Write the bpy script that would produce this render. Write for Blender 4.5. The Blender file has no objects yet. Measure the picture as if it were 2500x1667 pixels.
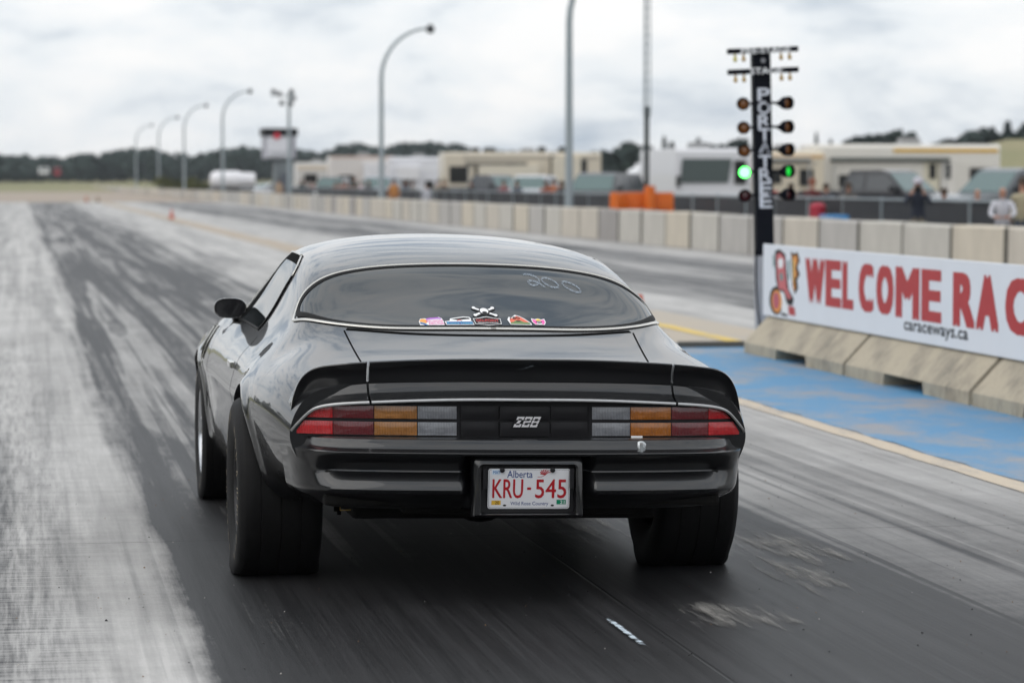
import bpy, bmesh, math, random
import numpy as np
from mathutils import Vector, Matrix, Euler

random.seed(7)
rng = np.random.default_rng(11)
R = math.radians
scene = bpy.context.scene
col = scene.collection

# ------------------------------------------------------------------ camera
FPX, CAMH = 7150.0, 1.52                  # focal length in photo pixels, camera height
YAW, PITCH = R(9.5135), R(3.1101)
cam_data = bpy.data.cameras.new('camera')
cam = bpy.data.objects.new('camera', cam_data)
col.objects.link(cam)
cam.location = (0, 0, CAMH)
cam.rotation_euler = Euler((math.pi / 2 - PITCH, 0, -YAW), 'XYZ')
cam_data.sensor_width = 36.0
cam_data.lens = FPX / 2500.0 * 36.0
cam_data.clip_start = 0.1
cam_data.clip_end = 6000
cam_data.dof.use_dof = True
cam_data.dof.focus_distance = 10.9
cam_data.dof.aperture_fstop = 3.7
scene.camera = cam

# ------------------------------------------------------------------ world: thin overcast over a Nishita sky
SUN_EL, SUN_AZ = R(46), R(-118)           # azimuth measured from +Y towards +X
world = bpy.data.worlds.new('World')
scene.world = world
world.use_nodes = True
wt = world.node_tree
for n in list(wt.nodes):
    wt.nodes.remove(n)
def WN(t, **kw):
    n = wt.nodes.new(t)
    for k, v in kw.items():
        setattr(n, k, v)
    return n
wo = WN('ShaderNodeOutputWorld'); wb = WN('ShaderNodeBackground')
sky = WN('ShaderNodeTexSky', sky_type='NISHITA', sun_disc=False, sun_elevation=SUN_EL, sun_rotation=SUN_AZ, air_density=1.0, dust_density=2.0, ozone_density=1.0)
sks = WN('ShaderNodeMix', data_type='RGBA', blend_type='MULTIPLY'); sks.inputs[0].default_value = 1
sks.inputs[7].default_value = (0.11, 0.11, 0.11, 1)
wt.links.new(sky.outputs[0], sks.inputs[6])
tc = WN('ShaderNodeTexCoord')
mp = WN('ShaderNodeMapping'); mp.inputs['Scale'].default_value = (1, 1, 2.6)
wt.links.new(tc.outputs['Generated'], mp.inputs[0])
n1 = WN('ShaderNodeTexNoise'); n1.inputs['Scale'].default_value = 13; n1.inputs['Detail'].default_value = 7; n1.inputs['Roughness'].default_value = 0.55; n1.inputs['Distortion'].default_value = 0.2
n2 = WN('ShaderNodeTexNoise'); n2.inputs['Scale'].default_value = 3.1; n2.inputs['Detail'].default_value = 5; n2.inputs['Roughness'].default_value = 0.55
for n in (n1, n2):
    wt.links.new(mp.outputs[0], n.inputs['Vector'])
mixn = WN('ShaderNodeMix', data_type='FLOAT'); mixn.inputs[0].default_value = 0.42
wt.links.new(n1.outputs['Fac'], mixn.inputs[2]); wt.links.new(n2.outputs['Fac'], mixn.inputs[3])
cr = WN('ShaderNodeValToRGB')
cr.color_ramp.elements[0].position = 0.38; cr.color_ramp.elements[0].color = (0.44, 0.52, 0.62, 1)
cr.color_ramp.elements[1].position = 0.57; cr.color_ramp.elements[1].color = (1.0, 1.0, 1.0, 1)
e = cr.color_ramp.elements.new(0.485); e.color = (0.86, 0.90, 0.935, 1)
wt.links.new(mixn.outputs[0], cr.inputs[0])
mxs = WN('ShaderNodeMix', data_type='RGBA'); mxs.inputs[0].default_value = 0.92
wt.links.new(sks.outputs[2], mxs.inputs[6]); wt.links.new(cr.outputs[0], mxs.inputs[7])
# an overcast sky brightens from the horizon towards the zenith
spz = WN('ShaderNodeSeparateXYZ'); wt.links.new(tc.outputs['Generated'], spz.inputs[0])
grd = WN('ShaderNodeMapRange'); grd.inputs[1].default_value = 0.0; grd.inputs[2].default_value = 0.4; grd.inputs[3].default_value = 1.02; grd.inputs[4].default_value = 1.4
wt.links.new(spz.outputs[2], grd.inputs[0])
gmx = WN('ShaderNodeVectorMath', operation='SCALE'); wt.links.new(mxs.outputs[2], gmx.inputs[0]); wt.links.new(grd.outputs[0], gmx.inputs['Scale'])
wt.links.new(gmx.outputs[0], wb.inputs[0]); wb.inputs[1].default_value = 1.0
wt.links.new(wb.outputs[0], wo.inputs[0])

sun_d = bpy.data.lights.new('sun', 'SUN'); sun_d.energy = 0.9; sun_d.angle = R(70); sun_d.color = (1.0, 0.96, 0.9)
sun = bpy.data.objects.new('sun', sun_d); col.objects.link(sun)
sdir = Vector((math.sin(SUN_AZ) * math.cos(SUN_EL), math.cos(SUN_AZ) * math.cos(SUN_EL), math.sin(SUN_EL)))
sun.rotation_euler = sdir.to_track_quat('Z', 'Y').to_euler()
sun.location = (-20, -10, 30)

vs = scene.view_settings
vs.view_transform = 'Standard'; vs.look = 'None'; vs.exposure = 0.0; vs.gamma = 1.0
scene.cycles.use_denoising = True
scene.cycles.max_bounces = 6; scene.cycles.diffuse_bounces = 3; scene.cycles.glossy_bounces = 4; scene.cycles.transparent_max_bounces = 6; scene.cycles.volume_bounces = 0
scene.cycles.caustics_reflective = False; scene.cycles.caustics_refractive = False

# ------------------------------------------------------------------ helpers
_fw = np.array([math.sin(YAW) * math.cos(PITCH), math.cos(YAW) * math.cos(PITCH), -math.sin(PITCH)])
_rt = np.array([math.cos(YAW), -math.sin(YAW), 0.0]); _up = np.cross(_rt, _fw)
def at(u, v, Y):                          # photo pixel at a known distance down the track -> point of the place
    d = _fw + _rt * (u - 1250) / FPX - _up * (v - 833.5) / FPX
    return np.array([0, 0, CAMH]) + d * (Y / d[1])
def gx(u, Y):
    return float(at(u, 445, Y)[0])
def gY(u, X):                             # distance at which column u meets the line X
    return X / math.tan(YAW + math.atan((u - 1250) / FPX))

def link(o, parent=None):
    col.objects.link(o)
    if parent is not None:
        o.parent = parent
    return o
def tag(o, label=None, cat=None, group=None, kind=None):
    if label: o['label'] = label
    if cat: o['category'] = cat
    if group: o['group'] = group
    if kind: o['kind'] = kind
    return o
def empty(name, loc=(0, 0, 0), rz=0.0, label=None, cat=None, group=None):
    o = bpy.data.objects.new(name, None); o.empty_display_size = 0.2
    o.location = loc; o.rotation_euler = (0, 0, rz)
    link(o); tag(o, label, cat, group)
    return o
def mesh(name, V, F, mats, parent=None, smooth=False, angle=None, fm=None, loc=None):
    me = bpy.data.meshes.new(name)
    me.from_pydata([tuple(map(float, p)) for p in V], [], [tuple(map(int, f)) for f in F])
    if not isinstance(mats, (list, tuple)): mats = [mats]
    for m in mats: me.materials.append(m)
    if fm is not None:
        me.polygons.foreach_set('material_index', np.asarray(fm, dtype=np.int32))
    if smooth or angle is not None:
        me.polygons.foreach_set('use_smooth', np.ones(len(me.polygons), dtype=bool))
        if angle is not None: me.set_sharp_from_angle(angle=R(angle))
    me.update()
    o = bpy.data.objects.new(name, me)
    if loc is not None: o.location = loc
    return link(o, parent)
def copy_tree(o, parent=None):
    c = o.copy(); col.objects.link(c); c.parent = parent
    for ch in o.children:
        copy_tree(ch, c)
    return c

class MB:                                 # collects simple shapes into one mesh
    def __init__(s): s.V = []; s.F = []; s.M = []
    def add(s, V, F, m=0):
        b = len(s.V); s.V += [tuple(p) for p in V]; s.F += [tuple(i + b for i in f) for f in F]; s.M += [m] * len(F)
        return s
    def box(s, c, d, m=0, rz=0.0, taper=1.0, bev=0.0):
        x, y, z = d[0] / 2, d[1] / 2, d[2] / 2
        P = [(-x, -y, -z), (x, -y, -z), (x, y, -z), (-x, y, -z), (-x * taper, -y * taper, z), (x * taper, -y * taper, z), (x * taper, y * taper, z), (-x * taper, y * taper, z)]
        cs, sn = math.cos(rz), math.sin(rz)
        V = [(c[0] + p[0] * cs - p[1] * sn, c[1] + p[0] * sn + p[1] * cs, c[2] + p[2]) for p in P]
        return s.add(V, [(0, 3, 2, 1), (4, 5, 6, 7), (0, 1, 5, 4), (1, 2, 6, 5), (2, 3, 7, 6), (3, 0, 4, 7)], m)
    def tube(s, pts, r, n=10, m=0, cap=True):
        pts = [Vector(p) for p in pts]
        if not isinstance(r, (list, tuple)): r = [r] * len(pts)
        V = []; F = []
        ref = None
        for i, p in enumerate(pts):
            t = (pts[min(i + 1, len(pts) - 1)] - pts[max(i - 1, 0)]).normalized()
            if ref is None: ref = t.orthogonal().normalized()
            a = (ref - t * ref.dot(t)).normalized(); b = t.cross(a); ref = a
            for k in range(n):
                w = 2 * math.pi * k / n
                V.append(p + (a * math.cos(w) + b * math.sin(w)) * r[i])
        for i in range(len(pts) - 1):
            for k in range(n):
                F.append((i * n + k, i * n + (k + 1) % n, (i + 1) * n + (k + 1) % n, (i + 1) * n + k))
        if cap:
            F.append(tuple(range(n - 1, -1, -1))); F.append(tuple((len(pts) - 1) * n + k for k in range(n)))
        return s.add(V, F, m)
    def lathe(s, prof, o=(0, 0, 0), axis='Z', n=24, m=0, close=False):
        V = []; F = []
        for (r, h) in prof:
            for k in range(n):
                w = 2 * math.pi * k / n; c, q = r * math.cos(w), r * math.sin(w)
                p = {'Z': (c, q, h), 'X': (h, c, q), 'Y': (q, h, c)}[axis]
                V.append((o[0] + p[0], o[1] + p[1], o[2] + p[2]))
        L = len(prof)
        for i in range(L - 1 if not close else L):
            j = (i + 1) % L
            for k in range(n):
                F.append((i * n + k, i * n + (k + 1) % n, j * n + (k + 1) % n, j * n + k))
        return s.add(V, F, m)
    def prism(s, poly, x0, x1, m=0):       # polygon in (y, z) extruded along x
        n = len(poly)
        V = [(x0, p[0], p[1]) for p in poly] + [(x1, p[0], p[1]) for p in poly]
        F = [tuple(range(n - 1, -1, -1)), tuple(range(n, 2 * n))] + [(i, (i + 1) % n, n + (i + 1) % n, n + i) for i in range(n)]
        return s.add(V, F, m)
    def build(s, name, mats, parent=None, smooth=False, angle=None, loc=None, fix=True, bevel=0.0):
        o = mesh(name, s.V, s.F, mats, parent, smooth, None, s.M, loc)
        if fix or bevel:
            bm = bmesh.new(); bm.from_mesh(o.data)
            bmesh.ops.recalc_face_normals(bm, faces=bm.faces)
            if bevel:
                bmesh.ops.bevel(bm, geom=bm.edges[:], offset=bevel, segments=2, affect='EDGES', profile=0.6)
            bm.to_mesh(o.data); bm.free()
        if angle is not None:
            o.data.polygons.foreach_set('use_smooth', np.ones(len(o.data.polygons), dtype=bool))
            o.data.set_sharp_from_angle(angle=R(angle))
        return o

def grid_faces(nu, nv, wrap_v=False):
    F = []
    for i in range(nu - 1):
        for j in range(nv if wrap_v else nv - 1):
            F.append((i * nv + j, i * nv + (j + 1) % nv, (i + 1) * nv + (j + 1) % nv, (i + 1) * nv + j))
    return F

class NS:                                 # natural cubic spline through rows of P at parameters t
    def __init__(s, t, P):
        s.t = np.asarray(t, float); s.P = np.asarray(P, float)
        n = len(s.t); h = np.diff(s.t); A = np.eye(n); B = np.zeros_like(s.P)
        for i in range(1, n - 1):
            A[i, i - 1] = h[i - 1]; A[i, i] = 2 * (h[i - 1] + h[i]); A[i, i + 1] = h[i]
            B[i] = 6 * ((s.P[i + 1] - s.P[i]) / h[i] - (s.P[i] - s.P[i - 1]) / h[i - 1])
        s.M = np.linalg.solve(A, B.reshape(n, -1)).reshape(s.P.shape); s.h = h
    def __call__(s, q):
        q = np.atleast_1d(np.asarray(q, float))
        i = np.clip(np.searchsorted(s.t, q) - 1, 0, len(s.h) - 1)
        h = s.h[i]; sh = (-1,) + (1,) * (s.P.ndim - 1)
        a = ((s.t[i + 1] - q) / h).reshape(sh); b = ((q - s.t[i]) / h).reshape(sh); hh = h.reshape(sh)
        return a * s.P[i] + b * s.P[i + 1] + ((a**3 - a) * s.M[i] + (b**3 - b) * s.M[i + 1]) * hh * hh / 6

# ---- flat lettering and shapes: 2-D outlines filled into faces
_tcache = {}
def text2d(body, bold=0.0):
    key = (body, bold)
    if key in _tcache: return _tcache[key]
    cu = bpy.data.curves.new('lettering', 'FONT'); cu.body = body; cu.offset = bold; cu.resolution_u = 3
    ob = bpy.data.objects.new('lettering', cu); col.objects.link(ob)
    dg = bpy.context.evaluated_depsgraph_get(); dg.update()
    me = bpy.data.meshes.new_from_object(ob.evaluated_get(dg))
    V = np.array([v.co[:2] for v in me.vertices]) if len(me.vertices) else np.zeros((0, 2))
    F = [tuple(p.vertices) for p in me.polygons]
    bpy.data.objects.remove(ob); bpy.data.curves.remove(cu); bpy.data.meshes.remove(me)
    mn, mx = V.min(0), V.max(0)
    V = (V - mn) / (mx - mn)
    _tcache[key] = (V, F)
    return V, F
class Print:                              # layered flat print: local (a, b) coordinates, stacked by layer
    def __init__(s): s.V = []; s.F = []; s.M = []; s.L = []
    def raw(s, V, F, m, layer):
        b = len(s.V); s.V += [tuple(p) for p in V]; s.L += [layer] * len(V)
        s.F += [tuple(i + b for i in f) for f in F]; s.M += [m] * len(F); return s
    def poly(s, P, m, layer=0): return s.raw(P, [tuple(range(len(P)))], m, layer)
    def fan(s, P, m, layer=0):
        c = np.mean(P, axis=0); n = len(P)
        return s.raw(list(P) + [c], [(i, (i + 1) % n, n) for i in range(n)], m, layer)
    def rect(s, a0, b0, a1, b1, m, layer=0): return s.poly([(a0, b0), (a1, b0), (a1, b1), (a0, b1)], m, layer)
    def ell(s, a, b, ra, rb, m, layer=0, n=24, w0=0.0, w1=2 * math.pi):
        return s.fan([(a + ra * math.cos(w0 + (w1 - w0) * k / n), b + rb * math.sin(w0 + (w1 - w0) * k / n)) for k in range(n)], m, layer)
    def text(s, body, a0, b0, a1, b1, m, layer=1, bold=0.0, shear=0.0, dx=None):
        V, F = text2d(body)
        d = bold * (b1 - b0) * 1.1
        for k, (da, db) in enumerate(((0, 0), (-dx, -d), (dx, -d), (-dx, d), (dx, d), (-dx, 0), (dx, 0)) if dx else (((0, 0), (-d, 0), (d, 0), (0, -d), (0, d)) if bold else ((0, 0),))):   # heavier strokes from shifted layers
            P = [(a0 + p[0] * (a1 - a0) + shear * p[1] * (b1 - b0) + da, b0 + p[1] * (b1 - b0) + db) for p in V]
            s.raw(P, F, m, layer + .08 * k)
        return s
    def stroke(s, pts, w, m, layer=1):
        pts = np.asarray(pts, float); t = np.gradient(pts, axis=0); t /= np.linalg.norm(t, axis=1)[:, None] + 1e-9
        nn = np.stack([-t[:, 1], t[:, 0]], 1); ww = (np.asarray(w) if np.ndim(w) else np.full(len(pts), w))[:, None]
        V = list(pts + nn * ww / 2) + list(pts - nn * ww / 2); n = len(pts)
        return s.raw(V, [(i, i + 1, n + i + 1, n + i) for i in range(n - 1)], m, layer)
    def build(s, name, fn, mats, parent=None, step=0.0006):
        V = [fn(p[0], p[1], l * step) for p, l in zip(s.V, s.L)]
        return mesh(name, V, s.F, mats, parent, fm=s.M)

# ------------------------------------------------------------------ materials
def lin(c):
    return tuple(((x / 12.92) if x <= 0.04045 else ((x + 0.055) / 1.055) ** 2.4) for x in c)
_mats = {}
def mat(name, color, rough=0.6, metal=0.0, coat=0.0, var=0.12, scale=6.0, bump=0.0, bscale=60.0, spec=0.5, stretch=None, coat_rough=0.03, coords='Object', trans=0.0, emit=None, estr=0.0, rvar=0.0, ior=1.45):
    if name in _mats: return _mats[name]
    m = bpy.data.materials.new(name); m.use_nodes = True
    t = m.node_tree; b = t.nodes['Principled BSDF']
    b.inputs['Roughness'].default_value = rough; b.inputs['Metallic'].default_value = metal
    b.inputs['Coat Weight'].default_value = coat; b.inputs['Coat Roughness'].default_value = coat_rough
    b.inputs['Specular IOR Level'].default_value = spec; b.inputs['Transmission Weight'].default_value = trans
    b.inputs['IOR'].default_value = ior
    tcn = t.nodes.new('ShaderNodeTexCoord'); src = tcn.outputs[coords]
    if stretch:
        mpn = t.nodes.new('ShaderNodeMapping'); mpn.inputs['Scale'].default_value = stretch
        t.links.new(src, mpn.inputs[0]); src = mpn.outputs[0]
    nz = t.nodes.new('ShaderNodeTexNoise'); nz.inputs['Scale'].default_value = scale; nz.inputs['Detail'].default_value = 6; nz.inputs['Roughness'].default_value = 0.6
    t.links.new(src, nz.inputs['Vector'])
    mx = t.nodes.new('ShaderNodeMix'); mx.data_type = 'RGBA'
    c = tuple(color[:3])
    mx.inputs[6].default_value = tuple(max(0, x * (1 - var)) for x in c) + (1,)
    mx.inputs[7].default_value = tuple(min(1, x * (1 + var)) for x in c) + (1,)
    t.links.new(nz.outputs['Fac'], mx.inputs[0]); t.links.new(mx.outputs[2], b.inputs['Base Color'])
    if rvar:
        mr = t.nodes.new('ShaderNodeMapRange'); mr.inputs[3].default_value = max(0.02, rough - rvar); mr.inputs[4].default_value = rough + rvar
        t.links.new(nz.outputs['Fac'], mr.inputs[0]); t.links.new(mr.outputs[0], b.inputs['Roughness'])
    if bump:
        nb = t.nodes.new('ShaderNodeTexNoise'); nb.inputs['Scale'].default_value = bscale; nb.inputs['Detail'].default_value = 5
        t.links.new(src, nb.inputs['Vector'])
        bp = t.nodes.new('ShaderNodeBump'); bp.inputs['Strength'].default_value = bump; bp.inputs['Distance'].default_value = 0.01
        t.links.new(nb.outputs['Fac'], bp.inputs['Height']); t.links.new(bp.outputs[0], b.inputs['Normal'])
    if emit:
        b.inputs['Emission Color'].default_value = tuple(emit) + (1,); b.inputs['Emission Strength'].default_value = estr
    _mats[name] = m
    return m
M_WHITE = mat('white_print', (0.8, 0.8, 0.8), 0.5, var=0.04)
M_BLACK = mat('black_print', (0.008, 0.008, 0.009), 0.6, var=0.2, spec=.25)
M_RED = mat('red_print', (0.5, 0.03, 0.03), 0.5, var=0.08)
M_BLUE = mat('navy_print', (0.03, 0.06, 0.25), 0.5)
# ================================================================== the setting
def node_mat(name):
    m = bpy.data.materials.new(name); m.use_nodes = True
    return m, m.node_tree, m.node_tree.nodes['Principled BSDF']
class NT:                                 # short-hand for building node trees
    def __init__(s, t): s.t = t
    def n(s, typ, ins=None, **kw):
        nd = s.t.nodes.new(typ)
        for k, v in kw.items(): setattr(nd, k, v)
        for k, v in (ins or {}).items():
            if hasattr(v, 'links') or isinstance(v, bpy.types.NodeSocket): s.t.links.new(v, nd.inputs[k])
            else: nd.inputs[k].default_value = v
        return nd
    def math(s, op, a, b=0.0, c=0.0, clamp=False):
        return s.n('ShaderNodeMath', {0: a, 1: b, 2: c}, operation=op, use_clamp=clamp).outputs[0]
    def noise(s, vec, scale, detail=5, rough=0.55, dist=0.0):
        return s.n('ShaderNodeTexNoise', {'Vector': vec, 'Scale': scale, 'Detail': detail, 'Roughness': rough, 'Distortion': dist}).outputs['Fac']
    def map(s, vec, sc, loc=(0, 0, 0)):
        return s.n('ShaderNodeMapping', {0: vec, 'Scale': sc, 'Location': loc}).outputs[0]
    def rng(s, v, a, b, c=0.0, d=1.0, smooth=False):
        return s.n('ShaderNodeMapRange', {0: v, 1: a, 2: b, 3: c, 4: d}, interpolation_type='SMOOTHSTEP' if smooth else 'LINEAR').outputs[0]
    def ramp(s, v, stops, interp='LINEAR'):
        nd = s.n('ShaderNodeValToRGB', {0: v}); r = nd.color_ramp; r.interpolation = interp
        while len(r.elements) < len(stops): r.elements.new(0.5)
        for e_, (p, c) in zip(r.elements, stops):
            e_.position = p; e_.color = (c, c, c, 1) if np.isscalar(c) else tuple(c) + (1,)
        return nd.outputs[0]
    def mix(s, f, a, b, mode='MIX'):
        nd = s.n('ShaderNodeMix', {0: f}, data_type='RGBA', blend_type=mode)
        for k, v in ((6, a), (7, b)):
            if isinstance(v, bpy.types.NodeSocket): s.t.links.new(v, nd.inputs[k])
            else: nd.inputs[k].default_value = tuple(v) + (1,)
        return nd.outputs[2]
    def fmix(s, f, a, b):
        nd = s.n('ShaderNodeMix', {0: f, 2: a, 3: b}, data_type='FLOAT'); return nd.outputs[0]

def track_material():
    m, t, b = node_mat('rubbered_concrete'); N = NT(t)
    P = N.n('ShaderNodeTexCoord').outputs['Object']
    sp = N.n('ShaderNodeSeparateXYZ', {0: P}); X, Y = sp.outputs[0], sp.outputs[1]
    # lanes weave a little: warp X by slow noise
    wob = N.math('MULTIPLY', N.math('SUBTRACT', N.noise(N.map(P, (0.5, 0.035, 1)), 1.0, 2), 0.5), 0.40)
    wob2 = N.math('MULTIPLY', N.math('SUBTRACT', N.noise(N.map(P, (3, 0.5, 1)), 1.0, 6, 0.7), 0.5), 0.28)
    Xw = N.math('ADD', N.math('ADD', X, wob), wob2)
    u = N.rng(Xw, -4, 16)
    st = [(-4, .25), (-1.0, .16), (-0.35, .10), (0.50, .05), (0.565, .50), (0.80, .70), (1.05, .60), (1.3, .72), (1.7, .94), (2.1, .88), (2.45, .95), (2.85, .80), (3.2, .50), (3.6, .28), (4.0, .12), (4.6, .06), (5.6, .06), (7.2, .06), (8.4, .12), (9.1, .72), (9.9, .92), (10.6, .55), (11.4, .30), (12.0, .85), (12.8, .80), (13.5, .10), (16, .14)]
    base = N.ramp(u, [((x + 4) / 20, v) for x, v in st])
    # more rubber laid down near the start line than further along
    far = N.ramp(N.rng(Y, 0, 240), [(0, 1.0), (0.06, 1.0), (0.12, .98), (0.25, .92), (0.5, .85), (1, .72)])
    streak = N.noise(N.map(P, (14, 0.22, 1)), 1.0, 5, 0.6)
    streak2 = N.noise(N.map(P, (70, 0.9, 1)), 1.0, 4, 0.65)
    blot = N.noise(N.map(P, (1.6, 0.45, 1), (3.1, 7.7, 0)), 1.0, 7, 0.68)
    cross = N.noise(N.map(P, (0.8, 9, 1)), 1.0, 4, 0.6)
    fine = N.noise(P, 42.0, 7, 0.75)
    grain = N.noise(N.map(P, (1, .6, 1)), 160.0, 3, 0.7)
    # single tyre marks: narrow ribbons along the lane that start and stop
    def marks(fx, fy, off, lo, hi, w):
        m1 = N.rng(N.noise(N.map(P, (fx, fy, 1), off), 1.0, 2, .5), lo, hi)
        tex = N.rng(N.noise(N.map(P, (fx * 9, fy * 22, 1), off), 1.0, 4, .7), .25, .6, .35, 1.0)
        return N.math('MULTIPLY', N.math('MULTIPLY', m1, tex), w)
    mk = N.math('ADD', N.math('ADD', marks(3.2, .030, (1.3, 4, 0), .52, .55, .55), marks(5.5, .05, (7.7, 2, 0), .54, .575, .48)), N.math('ADD', marks(11, .08, (2, 9, 0), .56, .60, .40), marks(2.2, .11, (5, 1, 0), .56, .585, .42)))
    traffic = N.rng(base, .04, .55, .26, 1.0)
    r = N.math('MULTIPLY', N.math('MULTIPLY', base, far), .66)
    r = N.math('ADD', r, N.math('MULTIPLY', mk, traffic))
    r = N.math('ADD', r, N.math('MULTIPLY', N.math('SUBTRACT', streak, 0.5), N.rng(base, 0, .6, .25, .70)))
    r = N.math('ADD', r, N.math('MULTIPLY', N.math('SUBTRACT', streak2, 0.5), N.rng(base, 0, .6, .18, .55)))
    r = N.math('ADD', r, N.math('MULTIPLY', N.math('SUBTRACT', blot, 0.5), 1.0))
    r = N.math('ADD', r, N.math('MULTIPLY', N.math('SUBTRACT', cross, 0.5), .22))
    r = N.math('ADD', r, N.math('MULTIPLY', N.math('SUBTRACT', fine, 0.5), .42))
    # the launch pad itself is nearly black
    pad = N.math('MULTIPLY', N.math('MULTIPLY', N.rng(Y, 18, 10.5), N.rng(Xw, .50, .60)), N.rng(Xw, 5.0, 3.4, .55, 1.0))
    r = N.math('ADD', r, N.math('MULTIPLY', pad, .36))
    pad2 = N.math('MULTIPLY', N.math('MULTIPLY', N.rng(Y, 14.0, 9.3), N.rng(Xw, .52, .62)), N.rng(Xw, 6.5, 4.8))
    r = N.math('ADD', r, N.math('MULTIPLY', pad2, .34))
    r = N.math('ADD', r, N.rng(Y, 7.5, 6.0, 0, .9))  # unseen ground nearer the camera, blackened to darken the car's reflections
    # left strip with old cross-hatched tyre dust
    hatch = N.math('MULTIPLY', N.noise(N.map(P, (30, 1.3, 1)), 1.0, 4, .7), N.noise(N.map(P, (1.2, 26, 1)), 1.0, 4, .7))
    hz = N.math('MULTIPLY', N.rng(hatch, .20, .36), N.math('MULTIPLY', N.rng(X, .34, -.10), N.rng(Y, 34, 10)), 0)
    r = N.math('ADD', r, N.math('MULTIPLY', hz, .85))
    r = N.math('MINIMUM', N.math('MAXIMUM', r, 0.0), 1.0)
    # saw-cut joints
    def joint(axis, period, off, w):
        d = N.math('ABSOLUTE', N.math('SUBTRACT', N.math('FRACT', N.math('DIVIDE', N.math('SUBTRACT', axis, off), period)), 0.5))
        return N.rng(d, 0.5 - w / period, 0.5 - w / period * 0.3, 0, 1)
    wobl = N.math('ADD', Y, N.math('MULTIPLY', N.math('SUBTRACT', N.noise(P, 2.0, 4), .5), .05))
    j = N.math('MAXIMUM', joint(wobl, 6.1, 12.42, 0.010), N.math('MULTIPLY', joint(N.math('ADD', X, N.math('MULTIPLY', wob2, .05)), 40, 2.13, 0.008), .8))
    c = N.mix(N.math('ADD', N.math('MULTIPLY', fine, .6), N.math('MULTIPLY', grain, .4)), (0.33, 0.320, 0.310), (0.515, 0.503, 0.488))
    c = N.mix(N.rng(blot, .3, .7), c, N.mix(0.5, c, (0.5, 0.48, 0.45)))
    rv = N.math('ADD', N.math('ADD', N.math('MULTIPLY', streak, .42), N.math('MULTIPLY', streak2, .33)), N.math('MULTIPLY', blot, .25))
    rub = N.mix(N.rng(rv, .40, .62), (0.004, 0.004, 0.0045), (0.030, 0.0295, 0.031))
    rub = N.mix(N.rng(grain, .3, .7, 0, .5), rub, N.mix(.5, rub, (.026, .0255, .027)))
    cc = N.mix(N.math('POWER', r, 0.75), c, rub)
    cc = N.mix(N.math('MULTIPLY', j, .7), cc, (0.012, 0.012, 0.012))
    t.links.new(cc, b.inputs['Base Color'])
    t.links.new(N.rng(r, 0, 1, .72, .5), b.inputs['Roughness'])
    t.links.new(N.rng(r, .3, 1, .40, .14), b.inputs['Specular IOR Level'])
    h = N.math('ADD', N.math('ADD', N.math('MULTIPLY', fine, .5), N.math('MULTIPLY', grain, .35)), N.math('SUBTRACT', N.math('MULTIPLY', streak2, .4), N.math('MULTIPLY', j, 1.5)))
    bp = N.n('ShaderNodeBump', {'Strength': .35, 'Distance': .004, 'Height': h})
    t.links.new(bp.outputs[0], b.inputs['Normal'])
    return m
def worn_paint(name, color, under, lo, hi, scale=1.2, rough=0.7, stretch=(1, 1, 1), alpha=False):
    """paint worn through to what lies under it; with alpha the sheet itself has gaps"""
    m, t, b = node_mat(name); N = NT(t)
    P = N.n('ShaderNodeTexCoord').outputs['Object']
    q = N.map(P, stretch)
    f = N.math('ADD', N.math('MULTIPLY', N.noise(q, scale, 7, .68), .8), N.math('MULTIPLY', N.noise(q, scale * 14, 5, .7), .2))
    k = N.rng(f, lo, hi)
    fine = N.noise(P, 40, 5, .7)
    c1 = N.mix(fine, tuple(x * .82 for x in color), tuple(min(1, x * 1.12) for x in color))
    if alpha:
        gs = N.n('ShaderNodeSeparateXYZ', {0: N.n('ShaderNodeTexCoord').outputs['Generated']})
        def edge(v): return N.math('MINIMUM', N.rng(v, 0, .38), N.rng(v, 1, .62))
        ed = N.math('MULTIPLY', edge(gs.outputs[0]), edge(gs.outputs[1]))
        k = N.rng(N.math('ADD', f, N.math('MULTIPLY', N.math('SUBTRACT', ed, 1.0), .30)), lo, hi, 0, .85)
        t.links.new(c1, b.inputs['Base Color']); t.links.new(k, b.inputs['Alpha'])
    else:
        c2 = N.mix(fine, tuple(x * .8 for x in under), tuple(x * 1.15 for x in under))
        t.links.new(N.mix(k, c2, c1), b.inputs['Base Color'])
    b.inputs['Roughness'].default_value = rough
    bp = N.n('ShaderNodeBump', {'Strength': .25, 'Distance': .004, 'Height': fine}); t.links.new(bp.outputs[0], b.inputs['Normal'])
    return m
def sheet(name, x0, x1, y0, y1, z, m, label=None, kind='structure', jag=0.0, n=1, parent=None, skew=0.0):
    if jag:
        ys = np.linspace(y0, y1, n); V = []
        for y in ys: V += [(x0 + rng.uniform(-jag, jag) + skew * (y - y0), y, z), (x1 + rng.uniform(-jag, jag) + skew * (y - y0), y, z)]
        F = [(2 * i, 2 * i + 1, 2 * i + 3, 2 * i + 2) for i in range(n - 1)]
    else:
        V = [(x0, y0, z), (x1, y0, z), (x1, y1, z), (x0, y1, z)]; F = [(0, 1, 2, 3)]
    o = mesh(name, V, F, m, parent)
    if parent is None: tag(o, label, None, None, kind)
    return o

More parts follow.
